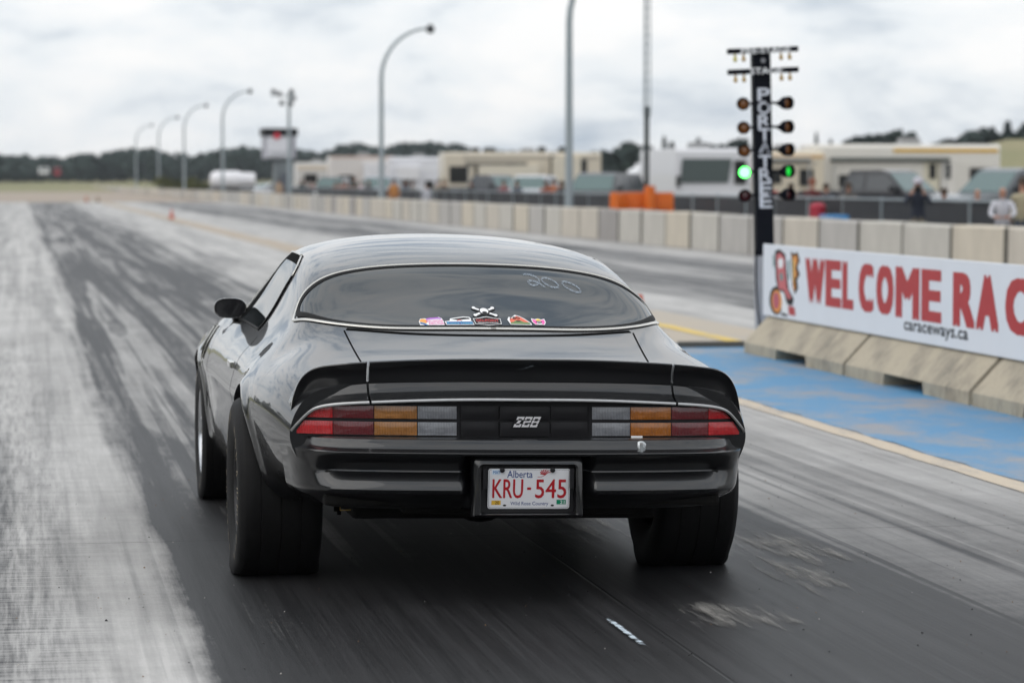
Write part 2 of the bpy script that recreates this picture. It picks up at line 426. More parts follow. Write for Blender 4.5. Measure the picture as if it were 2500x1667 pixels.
# ground: one sheet out to the horizon, with a low rise far off on both sides
def build_ground():
    m, t, b = node_mat('dry_grass_ground'); N = NT(t)
    P = N.n('ShaderNodeTexCoord').outputs['Object']
    f = N.math('ADD', N.math('MULTIPLY', N.noise(P, .03, 6, .6), .6), N.math('MULTIPLY', N.noise(P, .6, 6, .7), .4))
    c = N.ramp(f, [(.3, (0.075, 0.095, 0.03)), (.47, (0.16, 0.16, 0.06)), (.6, (0.24, 0.20, 0.10)), (.75, (0.12, 0.14, 0.045))])
    t.links.new(c, b.inputs['Base Color']); b.inputs['Roughness'].default_value = .9
    xs = np.array([-3000, -900, -300, -60, -14, 24, 45, 60, 75, 90, 105, 120, 140, 160, 190, 230, 300, 400, 600, 1200, 3000.]); ys = np.array([-900, -60, 0, 40, 90, 150, 185, 220, 260, 320, 380, 460, 640, 800, 1000, 1400, 2200, 5000.])
    V = []
    for y in ys:
        for x in xs:
            z = -0.03
            if y > 560: z += min(1, (y - 560) / 500) * 5.0
            if y > 150: z += 6.0 * min(1, max(0, (x / y - .27) / .07)) * min(1, (y - 150) / 120)
            V.append((x, y, z))
    F = []
    w = len(xs)
    for i in range(len(ys) - 1):
        for j in range(w - 1):
            F.append((i * w + j, i * w + j + 1, (i + 1) * w + j + 1, (i + 1) * w + j))
    o = mesh('ground', V, F, m, smooth=True); tag(o, kind='structure')
build_ground()
M_TRACK = track_material()
M_TAN = worn_paint('sandy_asphalt', (0.33, 0.26, 0.195), (0.25, 0.215, 0.18), .35, .6, .5, .85)
M_GRAVEL = worn_paint('grey_gravel', (0.22, 0.20, 0.18), (0.13, 0.125, 0.11), .35, .65, .4, .9)
sheet('pit_ground', 15.4, 62, -30, 420, -0.014, M_GRAVEL)
sheet('runoff_pavement', -9, 15.3, 225, 900, -0.008, M_TAN)
sheet('track', -12, 15.25, -40, 226, 0.0, M_TRACK)
M_MEDIAN = worn_paint('tan_median_paint', (0.36, 0.29, 0.215), (0.36, 0.34, 0.31), .30, .55, 1.3, .8, (1, .25, 1))
sheet('median_strip', 5.72, 6.52, 34, 226, 0.004, M_MEDIAN)
sheet('median_strip', 5.55, 7.45, 26.9, 34, 0.004, worn_paint('tan_concrete', (0.40, 0.34, 0.265), (0.36, 0.33, 0.29), .3, .6, .9, .8))
M_BLUEP = worn_paint('blue_ground_paint', (0.058, 0.22, 0.40), (0.24, 0.25, 0.27), .38, .54, 1.6, .62, (1, .6, 1))
sheet('painted_island', 5.0, 7.9, 11.5, 26.85, 0.004, M_BLUEP, jag=.025, n=60)
sheet('island_edge_line', 4.84, 4.985, 8.0, 26.4, 0.004, worn_paint('cream_line_paint', (0.50, 0.42, 0.32), (0.3, 0.28, 0.26), .36, .5, 2.0, .7, (3, .5, 1)), jag=.012, n=60)
sheet('yellow_line', 6.62, 6.80, 27.0, 33.0, 0.008, worn_paint('yellow_line_paint', (0.62, 0.43, 0.08), (0.38, 0.32, 0.22), .40, .52, 2.2, .7, (2, .6, 1)))
# scuffs that have worn the rubber off again
M_SCUFF = worn_paint('bare_concrete_scuff', (0.20, 0.19, 0.175), None, .42, .60, 3.0, .75, (5, .45, 1), alpha=True)
for k, (x0, x1, y0, y1) in enumerate(((2.72, 3.22, 9.9, 12.0), (2.85, 3.45, 10.6, 12.9), (2.15, 2.75, 9.3, 10.6))):
    sheet('worn_patch', x0, x1, y0, y1, 0.004 + 0.001 * k, M_SCUFF, kind='structure', jag=.03, n=18)
sheet('worn_patch', 2.12, 2.78, 11.0, 18.5, 0.0085, worn_paint('pale_concrete_scuff', (0.36, 0.34, 0.31), None, .34, .56, 3.0, .75, (5, .3, 1), alpha=True), jag=.03, n=24)
# pale chalk / tape remnant and grit on the track
M_TAPE = worn_paint('pale_blue_tape', (0.60, 0.69, 0.76), None, .38, .50, 14.0, .6, (1, 1, 1), alpha=True)
sheet('tape_remnant', 1.982, 2.016, 9.1, 10.15, 0.009, M_TAPE, kind='structure', jag=.006, n=14)
def grit():
    V = []; F = []
    for k in range(520):
        y = rng.uniform(8.6, 16) if k < 420 else rng.uniform(16, 24)
        x = rng.uniform(-0.2, 4.8); s = rng.uniform(.0015, .0045) * (1.7 if rng.random() < .05 else 1)
        b0 = len(V); a = rng.uniform(0, 6.28)
        for i in range(4):
            w = a + i * 1.57; V.append((x + s * math.cos(w) * rng.uniform(.6, 1.3), y + s * math.sin(w) * rng.uniform(.6, 1.3), 0.001))
        V.append((x, y, 0.001 + s * .9))
        F += [(b0, b0 + 1, b0 + 4), (b0 + 1, b0 + 2, b0 + 4), (b0 + 2, b0 + 3, b0 + 4), (b0 + 3, b0, b0 + 4)]
    fm = [int(v) for v in np.repeat(rng.choice([0, 0, 0, 1, 2], 520), 4)]
    o = mesh('rubber_debris', V, F, [mat('debris_black', (.012, .012, .012), .7), mat('debris_grey', (.4, .38, .35), .8), mat('debris_brown', (.18, .1, .05), .8)], fm=fm)
    tag(o, 'rubber crumbs and grit scattered on the track', None, None, 'stuff')
grit()
# ================================================================== the race car
CAR = empty('muscle_car', (1.78, 11.40, 0), R(0.2), 'black two-door muscle car seen from behind on the drag strip, licence plate KRU-545', 'car')
ROLL = R(1.0)
def B(p):                                 # body leans on its springs (driver's side up)
    x, y, z = p
    return (x, y, z - x * math.sin(ROLL))
def cmesh(name, V, F, m, parent=None, angle=None, smooth=True, fm=None):
    return mesh(name, [B(p) for p in V], F, m, parent or CAR, smooth, angle, fm)

def car_paint():
    m, t, b = node_mat('black_car_paint'); N = NT(t)
    P = N.n('ShaderNodeTexCoord').outputs['Object']
    fl = N.noise(P, 900, 2); du = N.noise(P, 3.0, 5, .6)
    t.links.new(N.mix(fl, (0.002, 0.002, 0.0025), (0.006, 0.0062, 0.0075)), b.inputs['Base Color'])
    b.inputs['Metallic'].default_value = 0.0
    b.inputs['Specular IOR Level'].default_value = 0.25
    b.inputs['Roughness'].default_value = 0.35
    b.inputs['Coat Weight'].default_value = 1.0
    b.inputs['Coat IOR'].default_value = 1.52
    t.links.new(N.rng(du, .3, .7, .012, .035), b.inputs['Coat Roughness'])
    bp = N.n('ShaderNodeBump', {'Strength': .02, 'Distance': .01, 'Height': N.noise(P, 9, 3)})
    t.links.new(bp.outputs[0], b.inputs['Coat Normal'])
    return m
M_PAINT = car_paint()
M_GLASS = mat('tinted_car_glass', (0.012, 0.016, 0.017), 0.015, var=.1, spec=.55, ior=1.5)
M_CHROME = mat('chrome', (0.72, 0.71, 0.68), 0.10, 1.0, var=.05, scale=20)
M_BRIGHT = mat('bright_trim', (0.62, 0.60, 0.56), 0.22, 1.0, var=.06, scale=20)
M_STRIP = mat('dull_bright_strip', (0.42, 0.42, 0.42), 0.38, 1.0, var=.2, scale=40)
M_RUBBERT = mat('black_rubber_trim', (0.006, 0.006, 0.006), 0.6, spec=.15)
M_PLASTIC = mat('black_plastic', (0.010, 0.0095, 0.011), 0.42, spec=.3, var=.2, bump=.03, bscale=200)
M_UNDER = mat('grimy_underbody', (0.008, 0.0075, 0.007), 0.75, spec=.2, var=.4, bump=.3, bscale=40)
M_SEAM = mat('panel_gap', (0.003, 0.003, 0.003), 0.9, spec=.05)

# ---- body surface: 13 control rows (rocker to centreline) at each station along the car
def low(x0, y):
    if y <= -.9: return [(x0 - .17, .385), (x0 - .10, .425), (x0 - .05, .48), (x0 - .012, .55)]
    if y <= -.6: return [(x0 - .15, .36), (x0 - .085, .41), (x0 - .04, .47), (x0 - .012, .55)]
    if y <= -.4: return [(x0 - .13, .33), (x0 - .07, .39), (x0 - .035, .46), (x0 - .012, .56)]
    if y <= -.2: return [(x0 - .11, .26), (x0 - .055, .34), (x0 - .03, .45), (x0 - .012, .57)]
    return [(x0 - .10, .20), (x0 - .05, .30), (x0 - .028, .44), (x0 - .012, .585)]
ST = {
 -.95: [(.840, .60), (.835, .640), (.815, .690), (.770, .745), (.690, .775), (.55, .797), (.38, .806), (.18, .812), (0, .814)],
 -.70: [(.885, .615), (.885, .665), (.865, .725), (.815, .790), (.720, .818), (.57, .834), (.38, .842), (.18, .847), (0, .849)],
 -.45: [(.918, .63), (.916, .685), (.890, .750), (.835, .815), (.740, .864), (.58, .889), (.38, .898), (.18, .904), (0, .906)],
 -.27: [(.935, .64), (.930, .695), (.900, .765), (.830, .835), (.735, .902), (.60, .938), (.40, .949), (.20, .955), (0, .957)],
 -.05: [(.942, .645), (.936, .70), (.900, .775), (.822, .860), (.732, .950), (.63, .992), (.44, 1.010), (.22, 1.021), (0, 1.025)],
  .15: [(.942, .645), (.933, .70), (.895, .78), (.812, .874), (.738, .982), (.675, 1.046), (.50, 1.073), (.25, 1.085), (0, 1.089)],
  .35: [(.936, .645), (.926, .70), (.890, .78), (.812, .872), (.748, .985), (.690, 1.082), (.55, 1.130), (.29, 1.147), (0, 1.151)],
  .55: [(.932, .645), (.922, .70), (.887, .785), (.812, .875), (.752, .992), (.690, 1.115), (.57, 1.175), (.31, 1.200), (0, 1.206)],
  .80: [(.930, .645), (.920, .70), (.885, .79), (.812, .878), (.755, .998), (.687, 1.143), (.575, 1.222), (.32, 1.256), (0, 1.264)],
  1.05: [(.930, .645), (.920, .70), (.885, .79), (.812, .880), (.757, 1.0), (.685, 1.152), (.575, 1.238), (.32, 1.282), (0, 1.294)],
  1.30: [(.930, .645), (.920, .70), (.885, .79), (.815, .882), (.760, 1.0), (.682, 1.150), (.568, 1.236), (.32, 1.282), (0, 1.295)],
  1.52: [(.930, .645), (.920, .70), (.888, .79), (.820, .885), (.768, .985), (.680, 1.125), (.56, 1.208), (.32, 1.255), (0, 1.270)],
  1.78: [(.930, .645), (.922, .70), (.890, .79), (.826, .885), (.782, .950), (.710, 1.040), (.575, 1.105), (.32, 1.146), (0, 1.160)],
  2.02: [(.932, .645), (.924, .70), (.893, .79), (.832, .884), (.795, .915), (.735, .965), (.59, 1.010), (.32, 1.040), (0, 1.050)],
  2.22: [(.935, .645), (.928, .70), (.896, .785), (.838, .872), (.800, .888), (.735, .905), (.59, .928), (.32, .943), (0, .948)],
  2.55: [(.932, .645), (.926, .70), (.895, .77), (.842, .850), (.790, .868), (.72, .880), (.56, .898), (.31, .914), (0, .920)],
  3.00: [(.922, .635), (.916, .685), (.888, .745), (.840, .808), (.780, .832), (.70, .846), (.55, .862), (.30, .878), (0, .884)],
  3.40: [(.890, .60), (.880, .65), (.855, .70), (.805, .752), (.740, .782), (.65, .798), (.50, .812), (.29, .824), (0, .830)],
  3.75: [(.700, .55), (.690, .60), (.665, .65), (.620, .690), (.565, .712), (.49, .724), (.39, .732), (.24, .738), (0, .742)],
}
def remap(y): return float(np.interp(y, [-9, -.27, -.05, .15, .35, .48, .55, .80, 1.05, 9], [-9, -.27, -.095, .07, .215, .305, .38, .685, 1.05, 9]))
ST = {round(remap(y), 4): [((x - (.006 if i == 3 else .020) * min(1, x / .3)) if (i >= 3 and y > -.3 and y < 2.1) else x, z) for i, (x, z) in enumerate(v)] for y, v in ST.items()}
_ys = np.array(sorted(ST)); _net = np.array([[*low(ST[y][0][0], y), *ST[y]] for y in _ys])      # stations x 13 x (x, z)
_rowspl = NS(_ys, _net)
def profile(y):                           # spline around the section at station y, parameter 0 (rocker) .. 12 (centreline)
    Q = _rowspl([y])[0]
    ext = np.vstack([Q, [[-Q[11, 0], Q[11, 1]], [-Q[10, 0], Q[10, 1]]]])
    return NS(np.arange(15), ext)
_pc = {}
def prof_c(y):
    k = round(float(y), 4)
    if k not in _pc: _pc[k] = profile(k)
    return _pc[k]
def S(y, t, side=1, off=0.0):             # point on the body surface, pushed out by off
    def raw(yy, tt):
        q = prof_c(yy)([tt])[0]; return np.array([q[0], yy, q[1]])
    p = raw(y, t)
    if off:
        a = raw(y + .004, t) - raw(y - .004, t); c = raw(y, t + .03) - raw(y, t - .03)
        n = np.cross(c, a); n /= np.linalg.norm(n)
        if n[0] + n[2] < 0: n = -n
        p = p + n * off
    return np.array([p[0] * side, p[1], p[2]])
_tt = np.linspace(7, 12, 240)
_zc = {}
def Zs(x, y):                             # height of the upper surface above a plan point
    k = round(float(y), 4)
    if k not in _zc:
        q = prof_c(k)(_tt); _zc[k] = (q[::-1, 0], q[::-1, 1])
    return float(np.interp(abs(x), *_zc[k]))
def SP(x, y, off=0.0):
    z = Zs(x, y)
    if off:
        e = .01; dx = (Zs(x + e, y) - Zs(x - e, y)) / (2 * e); dy = (Zs(x, y + e) - Zs(x, y - e)) / (2 * e)
        n = np.array([-dx, -dy, 1]); n /= np.linalg.norm(n); return np.array([x, y, z]) + n * off
    return np.array([x, y, z])

ARCH = [(0.0, .335, .385), (2.75, .325, .375)]
def body():
    ys = set(np.round(np.arange(-.95, 3.751, .03), 4))
    for (c, z, r_) in ARCH:
        for k in range(33):
            ys.add(round(c + r_ * math.cos(math.pi * k / 32), 4))
        ys.add(round(c - r_ - .0015, 4)); ys.add(round(c + r_ + .0015, 4))
    ys = sorted(ys); V = []; row = None
    for y in ys:
        pr = prof_c(y); ts = np.linspace(0, 7, 90); zz = pr(ts)[:, 1]
        tl = 0.0
        for (c, z, r_) in ARCH:
            if abs(y - c) <= r_ + 1e-6:
                za = z + math.sqrt(max(0, r_ * r_ - (y - c) ** 2)); tl = float(np.interp(za, zz, ts))
        T = np.concatenate([np.linspace(tl, 7, 26)[:-1], np.linspace(7, 12, 46)])
        q = pr(T); half = []
        for i, (x, z) in enumerate(q):
            if i < 25:
                for (c, zc, r_) in ARCH:
                    d = math.hypot(y - c, z - zc) - r_
                    if z > zc - .02: x += .016 * math.exp(-(max(d, 0) / .035) ** 2)
            half.append((x, y, z))
        lip = (half[0][0] - .045, y, half[0][2] - .004)
        half = [lip] + half
        line = [(-x, yy, z) for (x, yy, z) in half] + [(x, yy, z) for (x, yy, z) in half[-2::-1]]
        row = len(line); V += line
    F = grid_faces(len(ys), row)
    n = len(ys)
    F.append(tuple(range(row - 1, -1, -1))); F.append(tuple((n - 1) * row + k for k in range(row)))
    o = cmesh('body', V, F, M_PAINT, angle=50)
    bm = bmesh.new(); bm.from_mesh(o.data); bmesh.ops.recalc_face_normals(bm, faces=bm.faces); bm.to_mesh(o.data); bm.free()
    return o
BODY = body()

def ribbon(name, pts, w, off, m, parent=None, lift=0.0):
    """strip lying on the body through surface points; pts = list of (point, normal)"""
    P = np.array([p for p, n in pts]); Nn = np.array([n for p, n in pts]); t = np.gradient(P, axis=0)
    t /= np.linalg.norm(t, axis=1)[:, None]; s_ = np.cross(t, Nn); s_ /= np.linalg.norm(s_, axis=1)[:, None]
    V = []
    for p, nn, s in zip(P, Nn, s_):
        V += [p + s * w / 2 + nn * off, p + nn * (off + lift), p - s * w / 2 + nn * off]
    return cmesh(name, V, grid_faces(len(pts), 3), m, parent)
def plan_pt(x, y):
    a = SP(x, y, 0); b_ = SP(x, y, .01); n = b_ - a
    return a, n / np.linalg.norm(n)
def side_pt(y, t, side):
    a = S(y, t, side); b_ = S(y, t, side, .01); n = b_ - a
    return a, n / np.linalg.norm(n)

# ---- rear window
_wo = np.array([(0, -.268), (.28, -.259), (.46, -.224), (.585, -.150), (.662, -.050), (.704, .055), (.717, .130), (.708, .195), (.680, .260), (.634, .325), (.572, .378), (.49, .420), (.375, .452), (.2, .472), (0, .478)])
_d = np.concatenate([[0], np.cumsum(np.linalg.norm(np.diff(_wo, axis=0), axis=1))])
_wo[:, 1] = [remap(v) for v in _wo[:, 1]]
_wspl = NS(_d, _wo)
WIN = _wspl(np.linspace(0, _d[-1], 90)); WIN[0, 0] = 0; WIN[-1, 0] = 0
def rear_window():
    k = int(np.argmax(WIN[:, 0])); bot = WIN[:k + 1]; top = WIN[k:][::-1]
    xm = WIN[k, 0]; xs = xm * np.sin(np.linspace(-1, 1, 81) * math.pi / 2); V = []
    for x in xs:
        a = np.interp(abs(x), bot[:, 0], bot[:, 1]); c = np.interp(abs(x), top[:, 0], top[:, 1])
        for f in np.linspace(0, 1, 17):
            V.append(SP(x, a + (c - a) * f, .004))
    g = cmesh('rear_window', V, [f[::-1] for f in grid_faces(81, 17)], M_GLASS)
    full = [tuple(p) for p in WIN] + [(-x, y) for x, y in WIN[::-1][1:-1]]
    full.append(full[0]); full.append(full[1])
    def ring(scale_in):
        c = np.array([0, .08]); out = []
        P = np.array(full); t = np.gradient(P, axis=0); t /= np.linalg.norm(t, axis=1)[:, None] + 1e-9
        nn = np.stack([t[:, 1], -t[:, 0]], 1)
        P2 = P + nn * np.stack([np.full(len(P), scale_in), np.full(len(P), scale_in)], 1)
        return [plan_pt(x, y) for x, y in P2]
    ribbon('window_gasket', ring(-.008), .026, .0055, M_RUBBERT, g, .003)
    ribbon('window_trim', ring(.010), .015, .004, M_BRIGHT, g, .006)
    return g
GLASS = rear_window()

# ---- side windows, windscreen
def side_window(side):
    def yr(s): return .87 - .36 * s + .30 * max(0, (s - .66) / .34) ** 2.2
    def yf(s): return 2.06 - .56 * s
    def patch(name, s0, s1, off, m, parent=None, ins=0.0):
        V = []
        for s in np.linspace(s0, s1, 12):
            for r_ in np.linspace(0, 1, 24):
                V.append(S(yr(s) + (yf(s) - ins - yr(s)) * r_, 7.12 + 2.42 * s, side, off))
        F = grid_faces(12, 24)
        return cmesh(name, V, F if side < 0 else [f[::-1] for f in F], m, parent)
    g = patch('side_window', 0.0, .86, .0045, M_GLASS, None, .40)
    patch('window_opening', 0, 1.0, .0025, M_SEAM, g)
    pts = [side_pt(yf(s), 7.12 + 2.42 * s, side) for s in np.linspace(.05, 1, 20)] + [side_pt(y, 9.55, side) for y in np.linspace(1.45, .80, 14)] + [side_pt(yr(s), 7.12 + 2.42 * s, side) for s in np.linspace(1, .72, 8)]
    ribbon('drip_rail', pts, .010, .004, M_BRIGHT, g, .005)
    pts = [side_pt(yr(s), 7.12 + 2.42 * s, side) for s in np.linspace(.74, 0, 12)] + [side_pt(y, 7.12, side) for y in np.linspace(.9, 2.0, 20)]
    ribbon('window_seal', pts, .012, .004, M_RUBBERT, g, .004)
    # seams of the door
    pts = [side_pt(.70 + .03 * math.sin(k / 20 * 3), t, side) for k, t in enumerate(np.linspace(.3, 6.9, 21))]
    ribbon('door_seam', pts, .007, .0012, M_SEAM, BODY)
    pts = [side_pt(2.12, t, side) for t in np.linspace(.3, 6.9, 21)]
    ribbon('door_seam', pts, .006, .0012, M_SEAM, BODY)
    # handle and fender vent
    h = MB()
    p, n = side_pt(.83, 5.55, side)
    h.box((p[0] + side * .012, p[1], p[2]), (.022, .15, .028)); h.V = [B(q) for q in h.V]
    h.build('door_handle', M_CHROME, CAR, bevel=.004)
    V = []
    for y in np.linspace(2.36, 2.58, 8):
        for t in np.linspace(4.6, 6.6, 8): V.append(S(y - (t - 5.6) * .05, t, side, .003))
    F = grid_faces(8, 8); vent = cmesh('fender_vent', V, F if side < 0 else [f[::-1] for f in F], M_SEAM)
    for dy in (0, .22):
        ribbon('vent_trim', [side_pt(2.36 + dy - (t - 5.6) * .05, t, side) for t in np.linspace(4.6, 6.6, 8)], .014, .003, M_BRIGHT, vent, .006)
for sd in (-1, 1): side_window(sd)
V = []
for y in np.linspace(1.56, 2.17, 16):
    xm = np.interp(y, [1.56, 2.17], [.55, .72])
    for x in np.linspace(-xm, xm, 30): V.append(SP(x, y, .004))
cmesh('windscreen', V, [f for f in grid_faces(16, 30)], M_GLASS)

# ---- deck lid seams
for s in (-1, 1):
    pts = [plan_pt(s * np.interp(y, [-.86, -.25], [.535, .565]), y) for y in np.linspace(-.86, -.255, 16)]
    ribbon('lid_seam', pts, .006, .0012, M_SEAM, BODY)
pts = [plan_pt(x, -.345 + .10 * (abs(x) / .55) ** 2.2) for x in np.linspace(-.555, .555, 40)]
ribbon('lid_seam', pts, .022, .0012, M_SEAM, BODY)

# ---- rear spoiler in three pieces; curves run from the centre to the tip
_T = NS(np.arange(9), [(0, -1.005, .882), (.28, -1.0, .880), (.55, -.985, .868), (.67, -.968, .857), (.742, -.945, .844), (.788, -.925, .814), (.814, -.912, .768), (.828, -.905, .71), (.834, -.90, .655)])
_M = NS(np.arange(9), [(0, -.985, .797), (.28, -.982, .796), (.55, -.962, .788), (.665, -.945, .772), (.73, -.928, .748), (.765, -.912, .715), (.790, -.902, .685), (.808, -.896, .66), (.818, -.893, .64)])
_Bq = NS(np.arange(9), [(0, -1.068, .744), (.28, -1.062, .742), (.55, -1.040, .731), (.665, -1.018, .723), (.738, -.995, .710), (.778, -.978, .686), (.805, -.965, .658), (.824, -.955, .636), (.836, -.945, .620)])
_Fq = NS(np.arange(9), [(0, -.86, .822), (.28, -.86, .818), (.55, -.85, .804), (.665, -.84, .788), (.745, -.83, .778), (.80, -.82, .735), (.838, -.815, .69), (.858, -.81, .65), (.865, -.81, .62)])
def spoiler(name, s0, s1, sides, n):
    V = []; L = []
    ss = np.linspace(s0, s1, n)
    full = [(s, 1) for s in ss] if sides == 1 else ([(s, -1) for s in ss[::-1]] if sides == -1 else [(s, -1) for s in ss[::-1][:-1]] + [(s, 1) for s in ss])
    rows = None
    for s, sg in full:
        T, M_, Bb, Ff = (f([s])[0] for f in (_T, _M, _Bq, _Fq))
        r_ = [Ff, Ff * .45 + T * .55 + np.array([0, .03, .006]), T + np.array([0, .020, -.003]), T + np.array([0, .012, .0015]), T + np.array([0, .003, .001]), T + np.array([0, -.001, -.003])]
        for f in (.3, .6, .85): r_.append(T * (1 - f) + M_ * f + np.array([0, .010 * math.sin(f * 3.14), 0]))
        r_.append(M_ + np.array([0, .004, 0]))
        for fy, fz in ((.05, .22), (.12, .40), (.25, .60), (.42, .76), (.62, .88), (.82, .96)): r_.append(np.array([M_[0] * (1 - fy) + Bb[0] * fy, M_[1] * (1 - fy) + Bb[1] * fy, M_[2] * (1 - fz) + Bb[2] * fz]))
        r_ += [Bb, Bb + np.array([0, .001, -.010]), Bb + np.array([0, .05, -.016])]
        rows = len(r_)
        V += [(q[0] * sg, q[1], q[2]) for q in r_]
    F = [f[::-1] for f in grid_faces(len(full), rows)]
    F += [tuple(range(rows)), tuple((len(full) - 1) * rows + k for k in range(rows))[::-1]]
    return cmesh(name, V, F, M_PAINT, angle=38)
spoiler('spoiler', 0, 2.03, 0, 24)
for sg in (-1, 1):
    e_ = spoiler('spoiler_end', 2.075, 8, sg, 40)
    pts = [(np.array([q[0] * sg, q[1] - .002, q[2] - .004]), np.array([0, -1, .2])) for q in _Bq(np.linspace(2.075, 8, 40))]
    ribbon('bright_strip', pts, .010, .002, M_STRIP, e_, .002)
pts = [(np.array([q[0] * sg, q[1] - .002, q[2] - .004]), np.array([0, -1, .2])) for sg, q in [(-1, q) for q in _Bq(np.linspace(2.03, .05, 20))] + [(1, q) for q in _Bq(np.linspace(0, 2.03, 20))]]
ribbon('bright_strip', pts, .010, .002, M_STRIP, None, .002)

# ---- tail panel and lamps
def yt(x): return -1.022 + .085 * (abs(x) / .82) ** 4
def ztop(x):
    s = np.linspace(0, 8, 200); q = _Bq(s); return float(np.interp(abs(x), q[:, 0], q[:, 2])) - .008
V = []
xs = np.linspace(-.832, .832, 80)
for x in xs:
    zt = ztop(x)
    for f in np.linspace(0, 1, 6): V.append((x, yt(x), .585 + (zt - .585) * f))
tail = cmesh('tail_panel', V, grid_faces(80, 6), M_PLASTIC)
def lens_mat(name, c, bright=1.0):
    m, t, b = node_mat(name); N = NT(t)
    P = N.n('ShaderNodeTexCoord').outputs['Object']
    w = N.n('ShaderNodeTexWave', {'Vector': P, 'Scale': 55.0, 'Distortion': 0.6}, wave_type='BANDS', bands_direction='X').outputs['Fac']
    k = N.noise(N.map(P, (5, 1, 22)), 1.0, 5, .7)
    cc = N.mix(N.math('MULTIPLY', w, .6), tuple(x * .75 for x in c), tuple(min(1, x * 1.25) for x in c))
    big = N.noise(N.map(P, (26, 1, 40)), 1.0, 4, .7)
    cc = N.mix(N.rng(big, .35, .65, 0, .75), N.mix(.32, cc, (.01, .008, .008)), cc)
    cc = N.mix(N.rng(k, .55, .8, 0, .5), cc, tuple(min(1, x * 2 + .1) for x in c))
    t.links.new(cc, b.inputs['Base Color']); b.inputs['Roughness'].default_value = .18
    b.inputs['Coat Weight'].default_value = .8; b.inputs['Coat Roughness'].default_value = .06
    bp = N.n('ShaderNodeBump', {'Strength': .5, 'Distance': .004, 'Height': w}); t.links.new(bp.outputs[0], b.inputs['Normal'])
    return m
ML = dict(bright=lens_mat('bright_red_lens', (.62, .012, .018)), red=lens_mat('dark_red_lens', (.16, .008, .014)), amber=lens_mat('amber_lens', (.42, .17, .035)), amber2=lens_mat('orange_lens', (.46, .14, .008)), clear=lens_mat('clear_lens', (.25, .26, .285)))
def lens(name, poly, m, parent, proud=.014):
    # poly: (x0bot, x1bot, x0top, x1top, z0, z1)
    a0, a1, c0, c1, z0, z1 = poly; V = []; nx, nz = 9, 4
    for k, pr in enumerate((proud, -.004)):
        for i in range(nx):
            for j in range(nz):
                f, g = i / (nx - 1), j / (nz - 1)
                x = (a0 + (a1 - a0) * f) * (1 - g) + (c0 + (c1 - c0) * f) * g
                edge = .003 if (i in (0, nx - 1) or j in (0, nz - 1)) and k == 0 else 0
                V.append((x, yt(x) - pr + edge, z0 + (z1 - z0) * g))
    F = grid_faces(nx, nz)
    rim = [i * nz for i in range(nx)] + [(nx - 1) * nz + j for j in range(1, nz)] + [i * nz + nz - 1 for i in range(nx - 2, -1, -1)] + [j for j in range(nz - 2, 0, -1)]
    n = nx * nz
    F = F + [(rim[i], rim[(i + 1) % len(rim)], n + rim[(i + 1) % len(rim)], n + rim[i]) for i in range(len(rim))]
    o = cmesh(name, V, F, m, parent, angle=30)
    bm = bmesh.new(); bm.from_mesh(o.data); bmesh.ops.recalc_face_normals(bm, faces=bm.faces); bm.to_mesh(o.data); bm.free()
    return o
for sg in (-1, 1):
    fr = MB()
    # housing that carries the lenses
    Vh = []
    xs = np.linspace(.236, .828, 30)
    for x in xs:
        zt = min(.719, ztop(x) - .004)
        for z in (.600, zt): Vh.append((sg * x, yt(x) - .005, z))
    Fh = grid_faces(30, 2)
    th = cmesh('tail_light', Vh, Fh if sg > 0 else [f[::-1] for f in Fh], M_PLASTIC)
    am = ML['amber'] if sg < 0 else ML['amber2']
    for (z0, z1, top) in ((.668, .713, True), (.609, .656, False)):
        ob, ot = (.780, .733) if top else (.822, .790)
        for nm, a, c, mm in (('clear_lens', .248, .388, ML['clear']), ('amber_lens', .391, .543, am), ('red_lens', .546, .688, ML['red'])):
            lens(nm, (sg * a, sg * c, sg * a, sg * c, z0, z1), mm, th)
        lens('red_lens', (sg * .690, sg * ob, sg * .690, sg * ot, z0, z1), ML['bright'], th)
# flat black panels between the lamps, with the fuel door in the middle
for (a, c) in ((-.232, -.097), (.097, .232)):
    for (z0, z1) in ((.609, .657), (.667, .714)):
        lens('filler_panel', (a, c, a, c, z0, z1), M_PLASTIC, tail, .008)
fd = None
for (z0, z1) in ((.607, .657), (.667, .714)):
    lens('fuel_door', (-.090, .090, -.090, .090, z0, z1), M_PLASTIC, tail, .016)
lens('fuel_door_pull', (-.080, .072, -.080, .072, .588, .599), M_PLASTIC, tail, .030)
